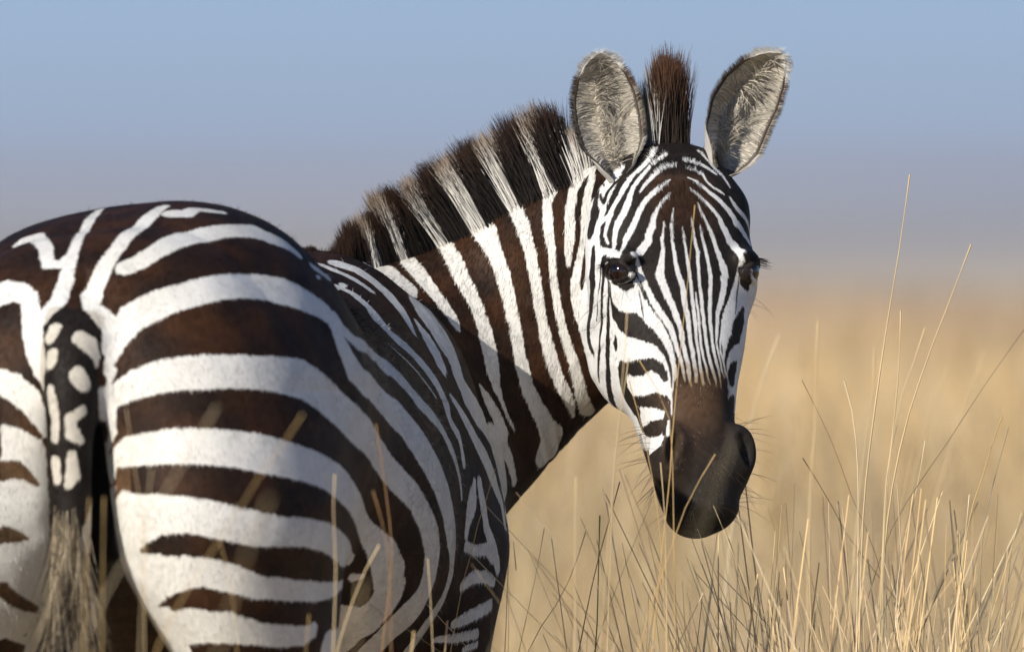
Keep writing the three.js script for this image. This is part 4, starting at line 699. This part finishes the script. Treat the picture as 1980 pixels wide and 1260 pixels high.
function field(name, label, geo, spots) {
  const m = new THREE.InstancedMesh(geo, strawMat, spots.length), q = new THREE.Quaternion(), up = V(0, 1, 0); m.instanceColor = new THREE.InstancedBufferAttribute(new Float32Array(spots.length * 3), 3);
  spots.forEach(([x, z, s, v], i) => { q.setFromAxisAngle(up, rnd() * 6.283); m.setMatrixAt(i, _m.compose(V(x, -0.01, z), q, V(s, s, s))); m.instanceColor.setXYZ(i, v, v * range(0.94, 1.0), v * range(0.86, 1) * (1 + 0.4 * smoothstep(-z, 25, 115))); });  // bluer with distance: haze put into the tuft colour
  m.name = name; m.userData = { kind: 'stuff', label, category: 'grass' }; m.castShadow = m.receiveShadow = true; scene.add(m);
}
const wide = (z) => 0.0465 * (14 - z) * 1.12 + 1.0, bare = (x, z) => { const f = (x - TX) * Math.sin(YAW) - (z - TZ) * Math.cos(YAW), r = (x - TX) * Math.cos(YAW) + (z - TZ) * Math.sin(YAW); return f > -0.12 && f < 1.2 && Math.abs(r) < 0.3; };
function scatter(z0, z1, per, tall, cond = () => true) {
  const out = []; let area = 0; for (let z = z0; z < z1; z += 0.5) area += wide(z) * 2 * 0.5;
  const wMax = wide(z0); let n = Math.round(area * per), guard = 0;
  while (out.length < n && guard++ < n * 60) { const z = range(z0, z1), x = range(-wMax, wMax); if (Math.abs(x) > wide(z) || bare(x, z) || !cond(x, z)) continue; const p = noise3(x * 0.35, z * 0.35, 8); out.push([x, z, tall * range(0.8, 1.1) * (1 + 0.14 * p), range(0.82, 1.12) * (1 + (z < -8 ? 0.3 : 0.12) * noise3(x * 0.16 + 3, z * 0.06, 2)) * (1 - 0.34 * smoothstep(-z, 25, 115))]); }  // far tufts also darkened, as part of the painted haze
  return out;
}
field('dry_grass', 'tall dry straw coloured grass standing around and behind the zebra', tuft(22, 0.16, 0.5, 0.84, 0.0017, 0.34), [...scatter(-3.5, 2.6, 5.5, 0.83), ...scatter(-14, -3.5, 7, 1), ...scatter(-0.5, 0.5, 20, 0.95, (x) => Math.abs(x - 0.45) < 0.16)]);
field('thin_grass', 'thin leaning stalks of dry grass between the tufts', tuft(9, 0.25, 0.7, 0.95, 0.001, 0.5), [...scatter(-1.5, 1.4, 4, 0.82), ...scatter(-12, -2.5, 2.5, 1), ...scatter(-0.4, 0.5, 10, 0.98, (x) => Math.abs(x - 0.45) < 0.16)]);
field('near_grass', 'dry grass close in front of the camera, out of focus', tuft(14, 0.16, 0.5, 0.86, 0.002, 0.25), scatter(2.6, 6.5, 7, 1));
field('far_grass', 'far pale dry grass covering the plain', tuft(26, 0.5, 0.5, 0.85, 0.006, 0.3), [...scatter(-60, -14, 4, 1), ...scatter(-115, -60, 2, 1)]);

function stem(label, r, kind, pts) {
  const P = pts.map((p) => V(p[0] / 1000, p[1] / 1000, p[2] / 1000)), curve = new THREE.CatmullRomCurve3(P), n = 28, g = new THREE.TubeGeometry(curve, n, 0.001, 5, false), A = g.attributes.position, col = [], c = STRAW[kind], base = P[P.length - 1].clone();
  for (let i = 0; i <= n; i++) {
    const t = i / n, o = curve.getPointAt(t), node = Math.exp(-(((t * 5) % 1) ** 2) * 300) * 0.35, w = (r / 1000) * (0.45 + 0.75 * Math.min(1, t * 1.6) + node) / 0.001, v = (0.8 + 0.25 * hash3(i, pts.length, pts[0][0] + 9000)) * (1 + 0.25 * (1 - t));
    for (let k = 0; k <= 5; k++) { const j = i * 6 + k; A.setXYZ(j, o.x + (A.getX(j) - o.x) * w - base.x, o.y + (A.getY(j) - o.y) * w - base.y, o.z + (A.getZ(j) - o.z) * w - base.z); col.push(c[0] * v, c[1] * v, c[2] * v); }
  }
  g.setAttribute('color', new THREE.Float32BufferAttribute(col, 3));
  const m = new THREE.Mesh(g, strawMat); stem.n = (stem.n ?? -1) + 1; m.name = stem.n ? 'grass_stem_' + String(stem.n).padStart(3, '0') : 'grass_stem'; m.position.copy(base); m.castShadow = m.receiveShadow = true;
  m.userData = { label, category: 'grass stem', group: 'grass stems that stand out' }; scene.add(m);
}

// single stems that stand out, from tip to root: [x, y, z] in millimetres
stem('tallest pale straw, right of the zebra, reaching up against the grey haze', 1.4, 'straw', [[501, 1343, 120], [488, 1250, 120], [475, 1171, 120], [457, 1048, 120], [444, 937, 120], [437, 741, 120], [425, 333, 139], [420, -10, 150]]);
stem('second tallest pale straw, rightmost of the high ones and leaning right', 1.4, 'straw', [[579, 1255, 100], [547, 1171, 100], [521, 1103, 100], [495, 1021, 100], [474, 910, 100], [463, 741, 100], [437, 333, 120], [427, -10, 130]]);
stem('straight upright blurred straw standing right of the zebra muzzle', 1.5, 'straw', [[361, 1163, 1000], [359, 1115, 1000], [358, 1054, 1000], [352, 963, 1000], [348, 774, 1000], [341, 348, 1020], [338, -10, 1030]]);
stem('pale blurred straw leaning right, just right of the zebra cheek', 1.6, 'pale', [[369, 1132, -1200], [345, 1071, -1200], [326, 1000, -1200], [310, 914, -1200], [285, 693, -1200], [246, 312, -1180], [230, -10, -1170]]);
stem('upright straw beside the middle of the tallest straw', 1.3, 'straw', [[485, 1172, 250], [483, 1108, 250], [480, 1069, 250], [474, 1011, 250], [467, 959, 250], [458, 746, 250], [441, 336, 270], [434, -10, 280]]);
stem('blurred straw close to the left of the tallest straw', 1.4, 'straw', [[431, 1133, 900], [430, 1090, 900], [424, 1040, 900], [416, 991, 900], [399, 770, 900], [369, 346, 920], [357, -10, 930]]);
stem('straw leaning right between the two tallest straws', 1.2, 'straw', [[506, 1153, 500], [490, 1104, 500], [478, 1072, 500], [468, 1028, 500], [457, 920, 500], [453, 755, 500], [444, 340, 520], [441, -10, 530]]);
stem('short cream stem bending left at its pointed tip beside tall straws', 1.3, 'cream', [[422, 1082, 0], [433, 1039, 0], [438, 993, 0], [440, 934, 0], [438, 737, 0], [435, 331, 20], [433, -10, 30]]);
stem('thin dark stem leaning left, left of the pair of crossing dark stems', 0.65, 'dark', [[367, 1083, 50], [392, 1033, 50], [412, 988, 50], [425, 948, 50], [458, 870, 50], [490, 739, 50], [583, 332, 70], [620, -10, 80]]);
stem('long dark stem slanting up to the right edge of the view', 0.65, 'dark', [[649, 1152, 100], [593, 1073, 100], [547, 1002, 100], [508, 946, 100], [479, 897, 100], [430, 741, 100], [337, 333, 120], [300, -10, 130]]);
stem('blurred tan straw right of the second tallest straw', 1.6, 'straw', [[668, 1105, -1600], [651, 1059, -1600], [633, 1004, -1600], [592, 869, -1600], [549, 678, -1600], [470, 305, -1580], [439, -10, -1570]]);
stem('curved golden stem with a bent top near the right edge', 1.1, 'gold', [[620, 1037, 50], [605, 994, 50], [592, 948, 50], [582, 922, 50], [572, 863, 50], [563, 739, 50], [533, 332, 70], [522, -10, 80]]);
stem('low dark stem crossing behind the cream stem', 0.8, 'dark', [[372, 982, -100], [403, 932, -100], [436, 872, -100], [463, 839, -100], [522, 747, -100], [616, 336, -80], [653, -10, -70]]);
stem('short cream stem right of the tall straw bundle', 1, 'cream', [[523, 1007, 50], [513, 948, 50], [500, 896, 50], [490, 844, 50], [484, 739, 50], [461, 332, 70], [452, -10, 80]]);
stem('blurred tan straw leaning right behind the second tallest straw', 1.5, 'straw', [[610, 1085, -1400], [589, 1033, -1400], [570, 968, -1400], [549, 874, -1400], [513, 686, -1400], [447, 308, -1380], [420, -10, -1369]]);
stem('grey upright stem in the middle of the tall straw bundle', 0.9, 'grey', [[484, 1029, 150], [475, 990, 150], [469, 912, 150], [471, 743, 150], [477, 334, 169], [479, -10, 180]]);
stem('thin grey stem beside the curved golden stem near the right edge', 0.9, 'grey', [[626, 1024, 100], [613, 976, 100], [596, 904, 100], [587, 741, 100], [564, 333, 120], [555, -10, 130]]);
stem('short cream stem low beside the curved golden stem', 1.1, 'cream', [[577, 940, 100], [572, 891, 100], [564, 826, 100], [559, 741, 100], [536, 333, 120], [527, -10, 130]]);
stem('pale blurred stem at the lower right corner', 1.4, 'pale', [[678, 823, -900], [688, 816, -900], [667, 704, -900], [601, 317, -880], [575, -10, -870]]);
stem('golden straw rising in front of the zebra face up to its forehead', 0.9, 'gold', [[224, 1303, 500], [219, 1250, 500], [213, 1186, 500], [207, 1135, 500], [202, 1082, 500], [197, 1028, 500], [193, 964, 500], [186, 901, 500], [172, 755, 500], [134, 340, 520], [119, -10, 530]]);
stem('faint straw standing in front of the zebra cheek and jaw', 1, 'straw', [[137, 1177, 900], [135, 1139, 900], [132, 1105, 900], [128, 1053, 900], [124, 1016, 900], [115, 905, 900], [104, 770, 900], [72, 346, 920], [60, -10, 930]]);
stem('straw standing just left of the zebra jaw', 0.9, 'straw', [[142, 1117, 600], [138, 1089, 600], [133, 1055, 600], [125, 985, 600], [119, 860, 600], [116, 759, 600], [104, 341, 620], [99, -10, 630]]);
stem('thin golden stem along the edge of the zebra jaw', 0.8, 'gold', [[144, 1087, 450], [151, 1062, 450], [160, 1029, 450], [169, 989, 450], [175, 951, 450], [181, 912, 450], [190, 754, 450], [211, 339, 470], [220, -10, 480]]);
stem('golden stem slanting across the striped cheek above the mouth', 0.8, 'gold', [[155, 1114, 550], [165, 1099, 550], [177, 1078, 550], [188, 1053, 550], [193, 1038, 550], [196, 984, 550], [198, 858, 550], [199, 757, 550], [201, 340, 570], [202, -10, 580]]);
stem('golden stem slanting across the dark muzzle', 0.9, 'gold', [[247, 1000, 600], [220, 954, 600], [206, 923, 600], [193, 884, 600], [171, 822, 600], [154, 759, 600], [59, 341, 620], [21, -10, 630]]);
stem('short straw in front of the corner of the mouth', 1.1, 'straw', [[182, 988, 500], [184, 964, 500], [187, 926, 500], [190, 755, 500], [195, 340, 520], [197, -10, 530]]);
stem('pale straw before the white rear edge of the thigh, right of the tail', 0.68, 'straw', [[-434, 1069, 1600], [-430, 1043, 1600], [-423, 993, 1600], [-416, 948, 1600], [-414, 854, 1600], [-413, 796, 1600], [-405, 358, 1620], [-402, -10, 1630]]);
stem('short thick blurred straw in front of the tail', 0.83, 'gold', [[-464, 976, 1900], [-466, 932, 1900], [-468, 886, 1900], [-471, 807, 1900], [-485, 363, 1920], [-491, -10, 1930]]);
stem('golden straw in the dark gap between the thighs', 0.78, 'gold', [[-448, 977, 1900], [-449, 920, 1900], [-450, 807, 1900], [-454, 363, 1920], [-456, -10, 1930]]);
stem('short golden straw before the lower thigh stripes', 0.57, 'gold', [[-326, 923, 1700], [-319, 897, 1700], [-310, 847, 1700], [-307, 799, 1700], [-278, 359, 1720], [-266, -10, 1730]]);
stem('short straw before the rear edge of the right thigh', 0.73, 'straw', [[-389, 1013, 2100], [-393, 981, 2100], [-398, 903, 2100], [-402, 814, 2100], [-417, 366, 2120], [-423, -10, 2130]]);
stem('broad blurred straw slanting across the striped thigh', 0.88, 'pale', [[-289, 1095, 3200], [-309, 1062, 3200], [-329, 1029, 3200], [-354, 986, 3200], [-425, 854, 3200], [-532, 384, 3220], [-575, -10, 3230]]);
stem('blurred straw slanting down from the middle of the flank', 0.83, 'gold', [[-220, 1076, 2400], [-240, 1045, 2400], [-264, 1013, 2400], [-293, 966, 2400], [-375, 825, 2400], [-478, 371, 2420], [-520, -10, 2429]]);
stem('upright pale straw before the stifle fold of the thigh', 1.3, 'straw', [[-204, 990, 1300], [-206, 941, 1300], [-203, 894, 1300], [-206, 785, 1300], [-219, 353, 1320], [-224, -10, 1330]]);
stem('pale straw slanting right in front of the flank fold', 1.4, 'straw', [[-154, 906, 1200], [-165, 886, 1200], [-175, 867, 1200], [-191, 823, 1200], [-203, 783, 1200], [-301, 352, 1220], [-340, -10, 1230]]);
stem('orange brown stem curving up in front of the flank stripes', 1, 'rust', [[-159, 1045, 1100], [-152, 996, 1100], [-145, 946, 1100], [-140, 888, 1100], [-146, 832, 1100], [-152, 780, 1100], [-197, 351, 1120], [-216, -10, 1130]]);
stem('short rusty stem left of the orange brown stem', 0.9, 'rust', [[-160, 971, 1300], [-153, 946, 1300], [-145, 917, 1300], [-141, 868, 1300], [-139, 785, 1300], [-128, 353, 1320], [-123, -10, 1330]]);
stem('short pale straw before the barrel, nearest the shoulder', 1.1, 'straw', [[-100, 882, 900], [-97, 838, 900], [-94, 772, 900], [-75, 347, 920], [-68, -10, 930]]);
stem('thin golden stem across the shoulder stripes', 0.7, 'gold', [[-21, 978, 400], [-31, 943, 400], [-41, 914, 400], [-49, 879, 400], [-57, 854, 400], [-76, 752, 400], [-147, 338, 420], [-175, -10, 430]]);
stem('stub of golden straw low before the thigh', 0.62, 'gold', [[-230, 835, 1500], [-234, 792, 1500], [-266, 356, 1520], [-279, -10, 1530]]);
stem('dark upright stem beside the shoulder against the tan grass', 0.65, 'dark', [[41, 895, 0], [32, 844, 0], [19, 784, 0], [9, 740, 0], [-67, 333, 20], [-98, -10, 30]]);
stem('tan stem slanting right below the throat', 0.9, 'straw', [[93, 893, 100], [78, 847, 100], [63, 813, 100], [21, 743, 100], [-71, 334, 120], [-108, -10, 130]]);
stem('dark thin stem slanting to the left of the muzzle', 0.6, 'dark', [[174, 938, 300], [156, 893, 300], [131, 832, 300], [102, 748, 300], [9, 336, 320], [-28, -10, 329]]);
stem('green blade rising between the shoulder and the muzzle', 1.4, 'green', [[110, 916, 200], [108, 837, 200], [106, 765, 200], [104, 744, 200], [81, 335, 220], [72, -10, 230]]);
stem('reddish seed stem leaning right beside the green blade', 1.1, 'rust', [[136, 956, 100], [127, 923, 100], [116, 884, 100], [104, 839, 100], [84, 741, 100], [10, 333, 120], [-18, -10, 130]]);
stem('blurred upright straw in the gap between chest and muzzle', 1.3, 'straw', [[76, 979, 900], [75, 899, 900], [75, 797, 900], [75, 770, 900], [75, 346, 920], [75, -10, 930]]);
stem('short dark stem touching the edge of the shoulder', 0.8, 'dark', [[5, 851, 300], [-1, 902, 300], [-9, 748, 300], [-29, 336, 320], [-38, -10, 329]]);
stem('thin dark stem just right of the muzzle tip', 0.8, 'dark', [[293, 904, 100], [306, 852, 100], [319, 780, 100], [326, 741, 100], [387, 333, 120], [412, -10, 130]]);
stem('thin dark stem below the chin', 0.8, 'dark', [[277, 879, -100], [297, 819, -100], [317, 733, -100], [402, 330, -80], [436, -10, -70]]);
stem('faint blurred straw before the nostril, right of the golden stem on the muzzle', 0.45, 'pale', [[209, 1069, 3600], [192, 1015, 3600], [170, 952, 3600], [146, 869, 3600], [37, 391, 3620], [-5, -10, 3630]]);
stem('fainter blurred straw before the chin, left of the one by the nostril', 0.45, 'pale', [[186, 1066, 4200], [165, 1010, 4200], [147, 955, 4200], [128, 891, 4200], [17, 401, 4220], [-27, -10, 4230]]);
stem('faint wide blurred straw slanting below the throat', 0.99, 'pale', [[77, 1064, 4600], [48, 1016, 4600], [22, 967, 4600], [-13, 905, 4600], [-126, 407, 4619], [-171, -10, 4630]]);
stem('blurred straw slanting before the middle of the thigh', 0.94, 'straw', [[-213, 1031, 4300], [-236, 976, 4300], [-259, 894, 4300], [-371, 402, 4319], [-416, -10, 4330]]);
stem('blurred straw low before the flank', 0.94, 'straw', [[-136, 949, 4000], [-140, 912, 4000], [-143, 883, 4000], [-187, 397, 4019], [-205, -10, 4030]]);
renderer.render(scene, camera);
